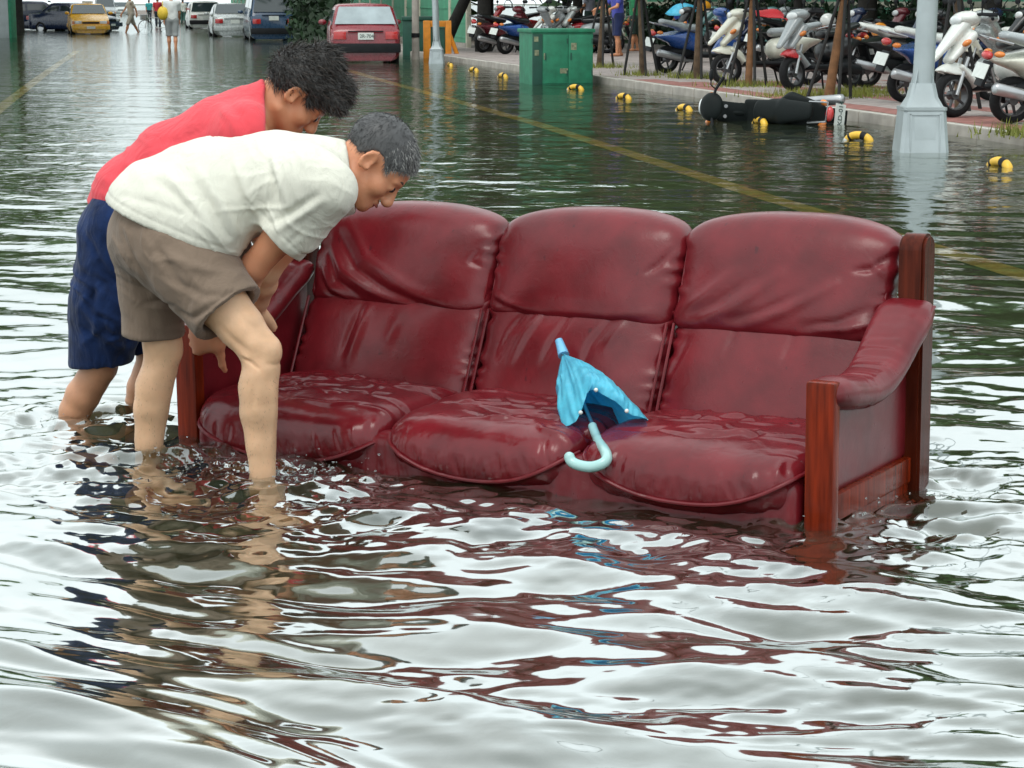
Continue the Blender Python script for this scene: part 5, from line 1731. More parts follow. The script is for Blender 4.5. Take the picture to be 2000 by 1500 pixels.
finish('body', f, M['skin_b'], manB, orB, 2, None, lambda V: np.clip((V[:, 2] - .3) / .2, 0, 1) * .8)
face_bits(TB, RB_, manB, orB, 1.05, M['brow'])
HV, HQ, HN = hair_cap(TB, RB_, 1.05, .012, .005, [-.04, -.055, -.045, -.01, .030, .045, .020, .012, .030, .055, .06], 13, .007,
                      [((0, .06, .115), (.06, .05, .04)), ((.03, .085, .085), (.05, .035, .035)), ((-.03, .085, .085), (.05, .035, .035)), ((0, -.02, .14), (.06, .06, .035))])
hair = link('hair', mesh_np('hair', local(HV, orB), HQ), M['hair_black'], manB)
V2, F2 = hair_strands(HV, HN, 7000, .034, .0010, 15, RB_ @ np.array([0, .9, -.1]), .30, .35)
st = link('strands', mesh_np('strands', local(V2, orB), F2, False), M['hair_black'], hair); st['kind'] = 'stuff'
V2, F2 = hair_strands(HV, HN, 2400, .040, .0009, 16, RB_ @ np.array([0, .9, .3]), .34, .5)
st = link('strands', mesh_np('strands', local(V2, orB), F2, False), M['hair_brown'], hair); st['kind'] = 'stuff'

f = Field((-1.62, 6.04, .42), (-.66, 6.84, 1.12), .0072)
f.cap(jB(236, 416, yB), jB(264, 378, yB), .106, .116, .04, LAT, 1.28)
f.cap(jB(262, 378, yB), jB(340, 322, yB), .116, .124, .05, LAT, 1.32)
f.cap(jB(340, 322, yB), jB(440, 270, yB), .124, .126, .05, LAT, 1.4)
f.cap(jB(440, 270, yB), jB(500, 246, yB), .126, .100, .05, LAT, 1.5)
f.cap(jB(478, 262, 6.25), jB(486, 260, 6.59), .098, .098, .05)
f.cap(jB(490, 240, yB), jB(540, 218, yB), .110, .106, .04)
for sh, el in ((shBR, elBR), (shBL, elBL)):
    e = sh + (el - sh) * .62
    f.cap(sh, e, .080, .072, .04)
    sl, X, Y, Z = f.sub(e - .13, e + .13)
    n_ = unit(el - sh); d = (X - e[0]) * n_[0] + (Y - e[1]) * n_[1] + (Z - e[2]) * n_[2]
    rr = np.sqrt(np.maximum((X - e[0]) ** 2 + (Y - e[1]) ** 2 + (Z - e[2]) ** 2 - d * d, 0))
    f.F[sl] = np.where(rr < .1, np.maximum(f.F[sl], d), f.F[sl])
p0, p1 = jB(174, 392, yB), jB(300, 470, yB)
hd = unit(p1 - p0); f.cut(p0, np.array([hd[2], 0, -hd[0]]), None, np.array([jB(330, 0, yB)[0], 7, 1.3]))
c0, c1 = jB(516, 172, yB), jB(520, 262, yB)
cdn = unit(c1 - c0); cn_ = np.cross(cdn, ray(518, 215)); cn_ *= np.sign(cn_[0])
f.cut(c0, cn_, np.array([c0[0] - .09, 6, .5]), None)
pb = lambda *pp: [PD(x, y, 6.25)[[0, 2]] for x, y in pp]
foldsB = [(pb((440, 200), (480, 220), (495, 260)), .012, -.008), (pb((425, 205), (462, 232), (478, 275)), .012, .007), (pb((215, 340), (260, 350), (300, 330)), .012, -.006),
          (pb((230, 320), (270, 330), (320, 300)), .013, .006), (pb((190, 380), (230, 390), (270, 370)), .012, .005), (pb((300, 280), (350, 275), (420, 240)), .016, -.005)]
finish('shirt', f, M['shirt_red'], manB, orB, 2, lambda V, N: fold_disp(V[:, [0, 2]], foldsB) + .003 * vnoise(V * 9, 21) + creases(V, -.8, 22, 6, 26, .006))

f = Field((-1.72, 6.10, .14), (-1.00, 6.80, .76), .0072)
f.cap(jB(250, 440, 6.36), jB(256, 440, 6.50), .124, .124, .04)
f.cap(jB(246, 405, yB), jB(250, 440, yB), .100, .12, .04, LAT, 1.15)
f.cap(jB(236, 460, 6.34), jB(212, 590, 6.34), .122, .118, .05); f.cap(jB(212, 590, 6.34), jB(190, 735, 6.36), .118, .092, .03)
f.cap(jB(262, 460, 6.50), jB(285, 590, 6.56), .118, .112, .05); f.cap(jB(285, 590, 6.56), jB(300, 735, 6.60), .112, .098, .03)
f.cut(jB(192, 712, 6.36), np.array([.08, 0, -1]))
pn = lambda *pp: [PD(x, y, 6.22)[[0, 2]] for x, y in pp]
r = np.random.RandomState(9)
foldsN = []
for k in range(16):
    x, y = r.uniform(145, 240), r.uniform(440, 680)
    foldsN.append((pn((x, y), (x + r.uniform(10, 40), y + r.uniform(10, 40)), (x + r.uniform(-10, 60), y + r.uniform(40, 90))), .010, r.choice([-1, 1]) * r.uniform(.006, .010)))
finish('shorts', f, M['shorts_navy'], manB, orB, 2, lambda V, N: fold_disp(V[:, [0, 2]], foldsN) + .004 * vnoise(V * 10, 31) + creases(V, -1.2, 32, 7, 24, .010))

# ================= passers-by =================
def passer(loc, heading, label, shirt, pants, hgt=1.70, walk=.0, arm=.2, hairc='hair_black', shorts=True, bend=0.0, arms_fwd=0.0, res=.017, group=None):
    """a standing or walking figure, x forward"""
    t = empty('person', loc, heading, label, 'person', group)
    s = hgt / 1.70
    Y = np.array([0, 1, 0])
    hips = {q: np.array([0, q * .09, .90]) * s for q in (1, -1)}
    kn = {q: np.array([q * walk * .8 + .02, q * .09, .49]) * s for q in (1, -1)}
    an = {q: np.array([q * walk * 1.5 - (.06 if q * walk < 0 else 0), q * .085, .09]) * s for q in (1, -1)}
    ch = np.array([.02 + bend * .3, 0, 1.30 - bend * .1]) * s
    nk = np.array([.02 + bend * .5, 0, 1.46 - bend * .2]) * s
    sh = {q: ch + np.array([0, q * .18, .09]) * s for q in (1, -1)}
    el = {q: sh[q] + np.array([-q * arm * .5 + arms_fwd * .18, q * .05, -.27]) * s for q in (1, -1)}
    wr = {q: el[q] + np.array([-q * arm * .4 + .06 + arms_fwd * .2, -q * .01, -.22 + arms_fwd * .2]) * s for q in (1, -1)}
    def legs(f, k, upto=None, off=0.0):
        for q in (1, -1):
            f.cap(hips[q], kn[q], .085 * s + off, .058 * s + off, .03)
            f.cap(kn[q], kn[q] * .6 + an[q] * .4 + np.array([-.015, 0, 0]), .056 * s + off, .056 * s + off, .03); f.cap(kn[q] * .6 + an[q] * .4 + np.array([-.015, 0, 0]), an[q], .055 * s + off, .036 * s + off, .03)
    lo, hi = np.array([-.75, -.45, -.03]) * s, np.array([.75, .45, 1.82]) * s
    f = Field(lo, hi, res)
    legs(f, .03)
    for q in (1, -1):
        f.cap(an[q] + np.array([-.04, 0, -.05]) * s, an[q] + np.array([.14, 0, -.06]) * s, .036 * s, .03 * s, .02)
        f.cap(sh[q], el[q], .048 * s, .038 * s, .03); f.cap(el[q], wr[q], .038 * s, .026 * s, .02)
        hand_prims(f, wr[q], (.2, 0, -1), (0, -q, 0), (1, 0, 0), .35, 1.0 * s)
    f.cap((0, 0, .95 * s), ch, .11 * s, .12 * s, .05, Y, 1.35); f.cap(sh[1], sh[-1], .06 * s, .06 * s, .05)
    f.cap(nk - np.array([0, 0, .08]), nk + np.array([.01, 0, .1]) * s, .055 * s, .052 * s, .02)
    T, Rm = head_prims(f, nk + np.array([.02, 0, .125]) * s, (1, 0, -.1 - bend), (0, 0, 1), s)
    V, Q = f.verts_faces(); V = relax(V, Q, 1)
    me = mesh_np('body', V, Q); set_tan(me, np.full(len(V), .6))
    link('body', me, M['skin_b'], t)
    f = Field(lo, hi, res)
    f.cap((0, 0, .93 * s), ch, .135 * s, .135 * s, .05, Y, 1.35); f.cap(sh[1], sh[-1], .085 * s, .085 * s, .05)
    for q in (1, -1):
        e = sh[q] + (el[q] - sh[q]) * .6
        f.cap(sh[q], e, .075 * s, .065 * s, .03)
    f.cut((0, 0, .86 * s), (0, 0, -1)); f.cut((0, 0, 1.47 * s - bend * .15), (.3 + bend, 0, 1))
    V, Q = f.verts_faces(); V = relax(V, Q, 1); V = V + vnormals(V, Q) * (.008 * vnoise(V * 9, 2))[:, None]
    link('shirt', mesh_np('shirt', V, Q), shirt, t)
    f = Field(lo, hi, res)
    legs(f, .03, None, .028 * s if shorts else .02 * s)
    f.cap((0, .06 * s, .93 * s), (0, -.06 * s, .93 * s), .125 * s, .125 * s, .05)
    f.cut((0, 0, .46 * s if shorts else .12 * s), (0, 0, -1)); f.cut((0, 0, 1.0 * s), (0, 0, 1))
    V, Q = f.verts_faces(); V = relax(V, Q, 1); V = V + vnormals(V, Q) * (.006 * vnoise(V * 10, 3))[:, None]
    link('shorts' if shorts else 'trousers', mesh_np('shorts', V, Q), pants, t)
    HV, HQ, HN = hair_cap(T, Rm, s, .012, .004, [-.03, -.045, -.035, .0, .035, .042, .030, .018, .045, .070, .09], 3, .014)
    link('hair', mesh_np('hair', HV, HQ), M[hairc], t)
    return t, nk * 1.0, s
cl = lambda n, c: cloth_mat(n, c)
Wl = P(337, 93)
walker, _, _ = passer((Wl[0], Wl[1], ROAD_Z + .02), AWAY, 'person in white shirt and pale grey shorts wading away up the street', cl('walker_white', (.72, .74, .72)), cl('walker_grey', (.34, .36, .36)), 1.72, .05, .15)
bag = MB().ell((0, 0, 0), (.16, .12, .2)).tube([(0, -.05, .17), (0, 0, .34), (0, .05, .17)], .012, 6)
w = PD(318, 26, Wl[1] - .1)
o = bag.build('carrier_bag', mat('bag_yellow', (.80, .55, .05), rough=.5, bump=.4, bscale=18)); o.location = w
tag(o, 'yellow carrier bag held by the wading person in white', 'bag')
p = P(257, 64)
passer((p[0], p[1], ROAD_Z + .05), AWAY + 1.9, 'thin person in pale clothes striding across the far road', cl('walker_pale', (.55, .50, .42)), cl('walker_pale_shorts', (.45, .42, .36)), 1.70, .20, .3)
p = P(309, 50)
passer((p[0], p[1], ROAD_Z), AWAY, 'person in a red top far up the street', cl('walker_red', (.55, .05, .06)), cl('walker_dark', (.05, .06, .08)), 1.68, .06, .1, shorts=False)
p = P(292, 40)
passer((p[0], p[1], ROAD_Z), AWAY, 'person in a turquoise top far up the street', cl('walker_teal', (.05, .35, .36)), cl('walker_dark2', (.05, .06, .08)), 1.6, .06, .1, shorts=False)
p = P(358, 44)
passer((p[0], p[1], ROAD_Z), AWAY, 'person in a pale top far up the street right of the wader', cl('walker_pale2', (.62, .66, .6)), cl('walker_green', (.06, .14, .12)), 1.6, .06, .1, shorts=False)
p = P(1206, 110, SIDE_Z)
passer((p[0], p[1], SIDE_Z), A(200), 'person in blue shirt and navy shorts standing beside the scooters', cl('stander_blue', (.075, .09, .42)), cl('stander_navy', (.02, .03, .09)), 1.66, .03, .1, arms_fwd=.8, res=.013)
p = P(1152, 92, SIDE_Z)
passer((p[0], p[1], SIDE_Z), A(150), 'person in grey shirt behind the scooter by the green cabinet', cl('stander_grey', (.36, .36, .42)), cl('stander_dark', (.04, .07, .06)), 1.66, .02, .1, arms_fwd=.5)
p = P(1238, 100, SIDE_Z)
passer((p[0], p[1], SIDE_Z), A(170), 'person in green top right of the person in blue', cl('stander_green', (.05, .32, .14)), cl('stander_dark3', (.03, .06, .05)), 1.5, .02, .1)
p = P(1334, 112, SIDE_Z)
q = PD(1334, 14, p[1])
ch_h = q[2] - SIDE_Z + .10
tt, nk, s = passer((p[0], p[1], SIDE_Z), A(215), 'child in a blue shirt standing under a small blue umbrella', cl('child_blue', (.10, .16, .55)), cl('child_shorts', (.5, .5, .5)), ch_h, .02, .1, arms_fwd=1.0)
q = PD(1332, 22, p[1] - .1)
um = empty('umbrella', q, 0, 'small open blue umbrella above the child among the scooters', 'umbrella')
pr = []
nseg = 8
V = []; F = []
for i in range(7):
    a = i / 6
    for k in range(32):
        th = 2 * math.pi * k / 32
        sag = 1 - .06 * a * abs(math.sin(th * 4))
        V.append((.37 * a * sag * math.cos(th), .37 * a * sag * math.sin(th), .17 * (1 - a ** 2.0) - .012 * a * abs(math.sin(th * 4))))
for i in range(6):
    for k in range(32):
        F.append((i * 32 + k, i * 32 + (k + 1) % 32, (i + 1) * 32 + (k + 1) % 32, (i + 1) * 32 + k))
o = link('canopy', mesh_np('canopy', V, F), M['umb'], um); o.rotation_euler = (.2, -.15, 0)
o.modifiers.new('thick', 'SOLIDIFY').thickness = .004
MB().tube([(0, 0, .2), (.03, 0, -.45)], .007, 8).build('shaft', M['alloy'], um)
# cyclist's bicycle by the wading person
p = P(305, 62)
t = empty('bicycle', (p[0], p[1], ROAD_Z + .02), AWAY + 1.2, 'pale bicycle standing in the water left of the wader', 'bicycle')
for x in (.5, -.5):
    w = MB().lathe([(.31, -.015), (.335, 0), (.31, .015), (.30, 0), (.31, -.015)], 22, Matrix.Translation((x, 0, .33)) @ Matrix.Rotation(math.pi / 2, 4, 'X'))
    for k in range(10):
        a = k * .628
        w.tube([(x, 0, .33), (x + .31 * math.cos(a), 0, .33 + .31 * math.sin(a))], .003, 4)
    w.build('wheel', M['rubber'], t)
fr = MB().tube([(-.5, 0, .33), (-.05, 0, .30), (.38, 0, .78), (-.16, 0, .74), (-.05, 0, .30)], .018, 8).tube([(-.5, 0, .33), (-.16, 0, .74)], .013, 8).tube([(.5, 0, .33), (.36, 0, .92)], .018, 8)
fr.build('frame', PAINT['white'], t)
MB().tube([(.30, -.28, .98), (.37, 0, .95), (.30, .28, .98)], .014, 8).build('handlebar', M['chrome'], t)
MB().ell((-.19, 0, .84), (.13, .08, .035)).build('saddle', M['black'], t)
MB().box((.40, -.17, .66), (.68, .17, .9), .03).build('basket', M['alloy'], t)
# ------------------------------------------------------------------ sofa (x along the front, y to the back, z up from the water)
STH, SL = .549, 2.124
SEX = np.array([math.cos(STH), -math.sin(STH), 0]); SEY = np.array([math.sin(STH), math.cos(STH), 0])
SO = np.array([.799, 4.99, 0]) - SL * SEX
TILT = .012
sofa = empty('sofa', (SO[0], SO[1], -TILT * SL), 0, 'maroon leather three seat sofa with wooden posts standing in the floodwater', 'sofa')
sofa.rotation_euler = (0, -TILT, -STH)
FLOOR = ROAD_Z + .01

def post(x0, x1, y0, y1, z1, nm, round_top=False):
    mb = MB()
    if not round_top:
        mb.box((x0, y0, FLOOR), (x1, y1, z1), .009)
    else:
        prof = [(y0, FLOOR), (y1, FLOOR)]
        yc, rr = (y0 + y1) / 2, (y1 - y0) / 2
        prof += [(yc + rr * math.cos(a), z1 - rr + rr * math.sin(a)) for a in [i * math.pi / 12 for i in range(13)]]
        n = len(prof)
        bm = bmesh.new()
        A_ = [bm.verts.new((x0, y, z)) for y, z in prof]; B_ = [bm.verts.new((x1, y, z)) for y, z in prof]
        bm.faces.new(A_[::-1]); bm.faces.new(B_)
        for i in range(n): bm.faces.new((A_[i], A_[(i + 1) % n], B_[(i + 1) % n], B_[i]))
        bmesh.ops.recalc_face_normals(bm, faces=list(bm.faces))
        bmesh.ops.bevel(bm, geom=[e for e in bm.edges if e.calc_face_angle(0) > .9], offset=.008, segments=2, affect='EDGES')
        V = [v.co.copy() for v in bm.verts]; bm.verts.index_update()
        mb.add(V, [[v.index for v in f.verts] for f in bm.faces]); bm.free()
    return mb.build(nm, M['wood_shaded' if round_top else 'wood'], sofa, True, 35)
post(SL - .068, SL + .010, -.012, .032, .372, 'front_post')
post(.004, .082, -.012, .032, .372, 'front_post')
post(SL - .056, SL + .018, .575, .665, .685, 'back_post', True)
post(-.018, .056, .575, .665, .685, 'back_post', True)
for x0 in (SL - .046, .002):
    MB().box((x0, .034, .005), (x0 + .044, .573, .075), .006).build('side_rail', M['wood'], sofa)
    MB().box((x0 + .008, .034, -.10), (x0 + .036, .573, .004), .004).build('lower_side_rail', M['wood'], sofa)
MB().box((.075, .640, .02), (SL - .075, .665, .33), .01).build('back_board', M['wood_shaded'], sofa)

def sdf_obj(name, f, disp=None, it=2, parent=sofa, m=None):
    V, Q = f.verts_faces()
    V = relax(V, Q, it)
    if disp is not None:
        V = V + vnormals(V, Q) * disp(V)[:, None]
        V = relax(V, Q, 1, .3)
    return link(name, mesh_np(name, V, Q), m or M['leather'], parent)

def pillow(lo, hi, h, ex=5.0, em=2.4, arch=0.0, lean=0.0, puff=0.0):
    """superellipse pillow: thin in y, in a box lo..hi"""
    lo = np.array(lo, float); hi = np.array(hi, float)
    c = (lo + hi) / 2; e = (hi - lo) / 2
    m_ = np.array([.05, .05 + abs(lean) * e[2], .05])
    f = Field(lo - m_, hi + m_, h)
    X, Y, Z = np.meshgrid(*f.ax, indexing='ij')
    x = (X - c[0]) / e[0]
    zz = (Z - c[2]) + arch * np.clip((Z - lo[2]) / (hi[2] - lo[2]), 0, 1) * np.abs(x) ** 2.6
    z = zz / e[2]
    y = (Y - c[1] - lean * (Z - c[2])) / (e[1] * (1 + puff * (1 - np.minimum(np.abs(x), 1) ** 2)))
    g = ((np.abs(x) ** ex + np.abs(z) ** ex) ** (em / ex) + np.abs(y) ** em) ** (1 / em) - 1
    f.F = (g * e.min()).astype(np.float32)
    return f, c, e

BX = [.088, .768, 1.398, 2.046]
def pipe_loop(c, e, ex, arch, y, lo2, hi2, lean, shrink, n=90, a0=0.0, a1=2 * math.pi):
    pts = []
    for i in range(n + 1):
        a = a0 + (a1 - a0) * i / n
        cx, cz = math.cos(a), math.sin(a)
        x = math.copysign(abs(cx) ** (2 / ex), cx) * shrink; z = math.copysign(abs(cz) ** (2 / ex), cz) * shrink
        Z = c[2] + z * e[2]
        Z -= arch * np.clip((Z - lo2) / (hi2 - lo2), 0, 1) * abs(x) ** 2.6
        pts.append((c[0] + x * e[0], y + lean * (Z - c[2]), Z))
    return pts

def edge_pucker(V, c, e, amp, fr, seed):
    x = (V[:, 0] - c[0]) / e[0]; z = (V[:, 2] - c[2]) / e[2]
    ed = np.exp(-((1 - np.abs(x)) / .10) ** 2)
    n = np.sin(fr * V[:, 2] + 3 * np.sin(31 * V[:, 2] + seed) + seed) * .6 + .8 * vnoise(np.stack([V[:, 2] * 38, x * 0 + seed, np.sign(x) * 3], 1), seed)
    return amp * ed * n

up_folds = [
    # left: diagonal drag folds in the lower left
    [(((.17, .56), (.24, .49), (.36, .435), (.50, .40)), .013, .011), (((.17, .53), (.22, .46), (.32, .415)), .010, -.012), (((.19, .60), (.29, .50), (.43, .435), (.62, .385)), .014, -.012),
     (((.22, .64), (.33, .53), (.50, .45), (.70, .385)), .020, .011), (((.15, .49), (.20, .435), (.27, .405)), .009, .008), (((.15, .46), (.20, .415), (.26, .395)), .008, -.009), (((.72, .57), (.70, .54), (.745, .52)), .007, -.008)],
    [(((.80, .45), (.86, .425), (1.0, .41)), .010, .006), (((.80, .43), (.90, .41)), .008, -.006), (((1.37, .60), (1.34, .56), (1.31, .54)), .008, -.007), (((1.0, .42), (1.2, .415), (1.36, .43)), .012, .004)],
    [(((1.43, .44), (1.50, .48), (1.60, .56)), .016, .007), (((1.52, .425), (1.62, .47), (1.74, .56)), .016, .007), (((1.47, .43), (1.56, .475), (1.66, .55)), .013, -.007),
     (((1.66, .43), (1.76, .46), (1.90, .54)), .016, .008), (((1.60, .425), (1.70, .455), (1.80, .51)), .013, -.007), (((1.82, .425), (1.92, .44), (2.0, .48)), .012, -.008), (((1.86, .42), (1.95, .425), (2.02, .44)), .010, .009),
     (((2.035, .62), (1.99, .585), (1.95, .58)), .008, -.010), (((1.99, .60), (2.02, .57)), .008, .006)]]
low_folds = [
    [(((.33, .38), (.31, .30), (.30, .24)), .010, -.004), (((.36, .38), (.345, .30), (.33, .22)), .016, .005), (((.48, .36), (.46, .28)), .02, .003)],
    [(((.93, .40), (.885, .34), (.86, .27)), .010, -.005), (((.98, .40), (.94, .34), (.91, .26)), .012, .006), (((1.08, .40), (1.04, .33), (1.02, .27)), .011, -.005), (((1.22, .40), (1.17, .33), (1.15, .25)), .011, -.005), (((1.26, .40), (1.22, .32)), .014, .004)],
    [(((1.62, .40), (1.60, .34)), .010, -.003), (((1.80, .40), (1.78, .33)), .012, -.003), (((1.47, .36), (1.44, .30), (1.42, .24)), .010, -.005)]]
for i in range(3):
    x0, x1 = BX[i] + .0005, BX[i + 1] - .0005
    # head cushion
    if i == 0: x0 += .004
    lo, hi = (x0, .545, .376), (x1, .735, .700 + .009 * i)
    f, c, e = pillow(lo, hi, .0072, 9.0, 3.1, .050, .38, .06)
    cu = sdf_obj('head_cushion', f, lambda V: (.75 if i == 0 else 1.1) * fold_disp(V[:, [0, 2]], up_folds[i]) * (V[:, 1] < c[1] + .02 + .38 * (V[:, 2] - c[2])) + edge_pucker(V, c, e, .0065, 90, i + 1) + .003 * vnoise(V * 7, 40 + i))
    ly = -e[1] * .42
    pts = pipe_loop(c, e, 9.0, .050, c[1] + ly, lo[2], hi[2], .38, .955, 100, math.pi * .86, math.pi * 2.14)
    MB().tube(pts, .0052, 7).build('piping', M['leather'], cu)
    # lower back cushion
    if i == 0: x0 -= .004
    lo, hi = (x0, .455, .085), (x1, .625, .475)
    f, c2, e2 = pillow(lo, hi, .0072, 11.0, 3.0, .0, .45, .05)
    lc = sdf_obj('back_cushion', f, lambda V: 1.7 * fold_disp(V[:, [0, 2]], low_folds[i]) * (V[:, 1] < c2[1] + .03 + .45 * (V[:, 2] - c2[2])) + edge_pucker(V, c2, e2, .0085, 120, i + 5) + .0025 * vnoise(V * 8, 50 + i))
    for sx in (1, -1):
        pts = [(c2[0] + sx * e2[0] * .965, c2[1] - e2[1] * .66 + .45 * (z - c2[2]), z) for z in np.linspace(lo[2] + .05, .40, 20)]
        MB().tube(pts, .0048, 7).build('piping', M['leather'], lc)

# seat cushions with the scalloped front roll
def seat_g(X, Y, Z, xc, hx):
    x = (X - xc) / hx
    ax = np.minimum(np.abs(x), 1.2)
    front = -.066 + .048 * ax ** 6                 # plan: rounded corners
    yb = .50
    yc, hy = (front + yb) / 2, (yb - front) / 2
    top = .172 + .018 * (1 - ax ** 4) - .012 * np.clip((.12 - Y) / .2, 0, 1)
    bot = -.035 + .05 * ax ** 2
    zc, hz = (top + bot) / 2, (top - bot) / 2
    y = (Y - yc) / hy; z = (Z - zc) / hz
    return (np.abs(y) ** 4.2 + np.abs(z) ** 2.5 + np.abs(x) ** 16) ** (1 / 3.0) - 1
sr = np.random.RandomState(21)
for i in range(3):
    xa, xb = BX[i] - .004 + (.004 if i else -.012), BX[i + 1] + .004 + (.0 if i < 2 else .008)
    xc, hx = (xa + xb) / 2, (xb - xa) / 2
    f = Field((xa - .03, -.10, -.09), (xb + .03, .54, .26), .0066)
    X, Y, Z = np.meshgrid(*f.ax, indexing='ij')
    f.F = (seat_g(X, Y, Z, xc, hx) * .10).astype(np.float32)
    zs = lambda x: .012 + (.105 if i else .095) * np.abs((x - xc) / hx) ** 2.3 + .012 * i - .004
    folds = []
    # gathers running back from the scallop seam
    for k in range(17):
        u = -0.9 + 1.8 * (k + sr.uniform(-.3, .3)) / 16
        x = xc + hx * u
        folds.append((((x, zs(x) + .01), (x + sr.uniform(-.012, .012) - .02 * u, zs(x) + sr.uniform(.05, .085))), sr.uniform(.005, .009), sr.choice([-1, 1, -1]) * sr.uniform(.004, .008)))
    tf = []
    for k in range(34):
        x = xc + hx * sr.uniform(-.8, .8); y = sr.uniform(.02, .40)
        a = sr.normal(.1, .5); l = sr.uniform(.05, .16)
        tf.append((((x, y), (x + l * math.cos(a), y + l * math.sin(a) * .6), (x + l * 1.7 * math.cos(a + .4), y + l * math.sin(a + .4))), sr.uniform(.006, .012), sr.choice([-1, 1]) * sr.uniform(.006, .011)))
    def sd(V):
        fr = np.clip((.02 - V[:, 1]) / .05, 0, 1)
        tp = np.clip((V[:, 2] - .10) / .05, 0, 1)
        d = fold_disp(V[:, [0, 2]], folds) * fr + fold_disp(V[:, [0, 1]], tf) * tp
        below = np.clip((zs(V[:, 0]) - V[:, 2]) / .012, 0, 1) * np.clip((.12 - V[:, 1]) / .05, 0, 1)
        d -= .010 * below
        # vertical gathers of the apron under the seam
        x = (V[:, 0] - xc) / hx
        d += below * .004 * vnoise(np.stack([x * 16, V[:, 2] * 9, x * 0], 1), 70 + i) * np.abs(x)
        return d + .0045 * vnoise(V * 6.5, 60 + i) * tp + .002 * vnoise(V * 17, 63 + i)
    sc_ = sdf_obj('seat_cushion', f, sd, 2, sofa, M['leather_wet'])
    pts = []
    for x in np.linspace(xa + .012, xb - .012, 70):
        z = float(zs(x))
        ys = np.linspace(-.09, .25, 120)
        g = seat_g(np.full(120, x), ys, np.full(120, z), xc, hx)
        j = int(np.argmax(g < 0)) if (g < 0).any() else 60
        pts.append((x, ys[j] - .004, z + .001))
    MB().tube(pts, .0058, 8).build('piping', M['leather'], sc_)
# front panel behind and between the scallops
f = Field((.05, -.08, -.16), (SL - .05, .12, .17), .0085)
X, Y, Z = np.meshgrid(*f.ax, indexing='ij')
f.box((.088, -.022, -.045), (SL - .086, .10, .112), .034)
def apron(V):
    d = np.zeros(len(V))
    for b in BX[1:3]:
        u = (V[:, 0] - b)
        w = np.exp(-(u / .15) ** 2)
        d += w * .004 * np.clip((V[:, 2] + .02) / .1, 0, 1) + w * .0045 * np.sin(105 * u + 240 * (V[:, 2] - .1) * u) * np.clip((.13 - V[:, 2]) / .1, 0, 1)
    for b, s_ in ((BX[0], 1), (BX[3], -1)):
        u = (V[:, 0] - b) * s_
        d += np.exp(-(u / .14) ** 2) * (.002 + .005 * np.sin(90 * u))
    return d * (V[:, 1] < .04) + .002 * vnoise(V * 14, 77)
sdf_obj('front_panel', f, apron, 2)
MB().box((.10, .03, -.13), (SL - .10, .57, .03), .01).build('seat_base', M['black'], sofa)

# padded armrests: a pad swooping up to the back post, and the leather side panel under it
def arm_profile(y):
    return float(np.interp(y, [-.01, .06, .14, .22, .30, .38, .46, .54, .60], [.370, .366, .352, .344, .356, .395, .450, .498, .520]))
for side in (1, -1):
    xm = SL - .026 if side == 1 else .026
    f = Field((xm - .13, -.05, .2), (xm + .15, .68, .6), .0072)
    ys = np.linspace(.030, .572, 16)
    for ya, yb in zip(ys, ys[1:]):
        wd = lambda y: .038 + .034 * np.clip(y / .5, 0, 1) ** 1.2
        off = lambda y: .006 * side * np.clip(y / .5, 0, 1)
        for o in (-1, 0, 1):
            f.cap((xm + off(ya) + o * wd(ya) * .62, ya, arm_profile(ya) - .030), (xm + off(yb) + o * wd(yb) * .62, yb, arm_profile(yb) - .030), .030, .030, .028)
    af = [(((xm - .06, .16 + .022 * k), (xm + .06, .165 + .022 * k + sr.uniform(-.01, .01))), .006, sr.choice([-1, 1]) * .0026) for k in range(12)]
    pad = sdf_obj('arm_pad', f, lambda V: fold_disp(V[:, :2], af) + .002 * vnoise(V * 12, 80), 2)
    for o in (-1, 1):
        pts = [(xm + .006 * side * min(max(y / .5, 0), 1) + o * ((.038 + .034 * min(max(y / .5, 0), 1) ** 1.2) * .62 + .0275), y, arm_profile(y) - .016) for y in np.linspace(.05, .572, 40)]
        MB().tube(pts, .0045, 7).build('piping', M['leather'], pad)
    xm = SL - .040 if side == 1 else .040
    f = Field((xm - .05, 0, 0), (xm + .05, .62, .55), .0072)
    for ya, yb in zip(ys, ys[1:]):
        z = min(arm_profile(ya), arm_profile(yb)) - .03
        f.box((xm - .022, ya - .02, .072), (xm + .018, yb + .02, z), .008, .008)
    sdf_obj('side_panel', f, lambda V: .003 * vnoise(V * 7, 90), 2)
for side in (1, -1):
    xm = SL - .045 if side == 1 else .045
    MB().box((xm - .02, .034, .30), (xm + .02, .08, .335), .006).build('arm_bracket', M['wood'], sofa)

# ------------------------------------------------------------------ blue child's umbrella lying on the seat
def SW(a, b, z):                                   # sofa coordinates -> world
    Mx = Matrix.Translation(sofa.location) @ sofa.rotation_euler.to_matrix().to_4x4()
    return np.array(Mx @ Vector((a, b, z)))
def at_b(px, py, b):                               # picture ray meets the sofa's depth plane b
    d = ray(px, py); o = np.array([0, 0, CAM_H]) - SO
    t_ = (b - o @ SEY) / (d @ SEY)
    return np.array([0, 0, CAM_H]) + t_ * d
tip = at_b(1092, 668, .425)
neck = at_b(1162, 846, .10)
umb = empty('umbrella', tip, 0, "crumpled light blue child's umbrella lying on the sofa seat", 'umbrella')
ap = at_b(1099, 690, .405)
rim = [(1103, 832, .075), (1110, 853, .10), (1122, 850, .12), (1137, 857, .15), (1160, 858, .20), (1185, 856, .23), (1208, 850, .24), (1229, 846, .19), (1246, 836, .17), (1263, 822, .19),
       (1254, 815, .12), (1238, 812, .095), (1224, 803, .085), (1205, 786, .08), (1184, 774, .075), (1164, 762, .08), (1151, 764, .082), (1142, 782, .078), (1134, 806, .07), (1121, 826, .066)]
bow = [-14, -8, -4, -2, 0, 0, 0, 0, 4, 14, 20, 30, 34, 38, 40, 34, 18, 6, -4, -10]
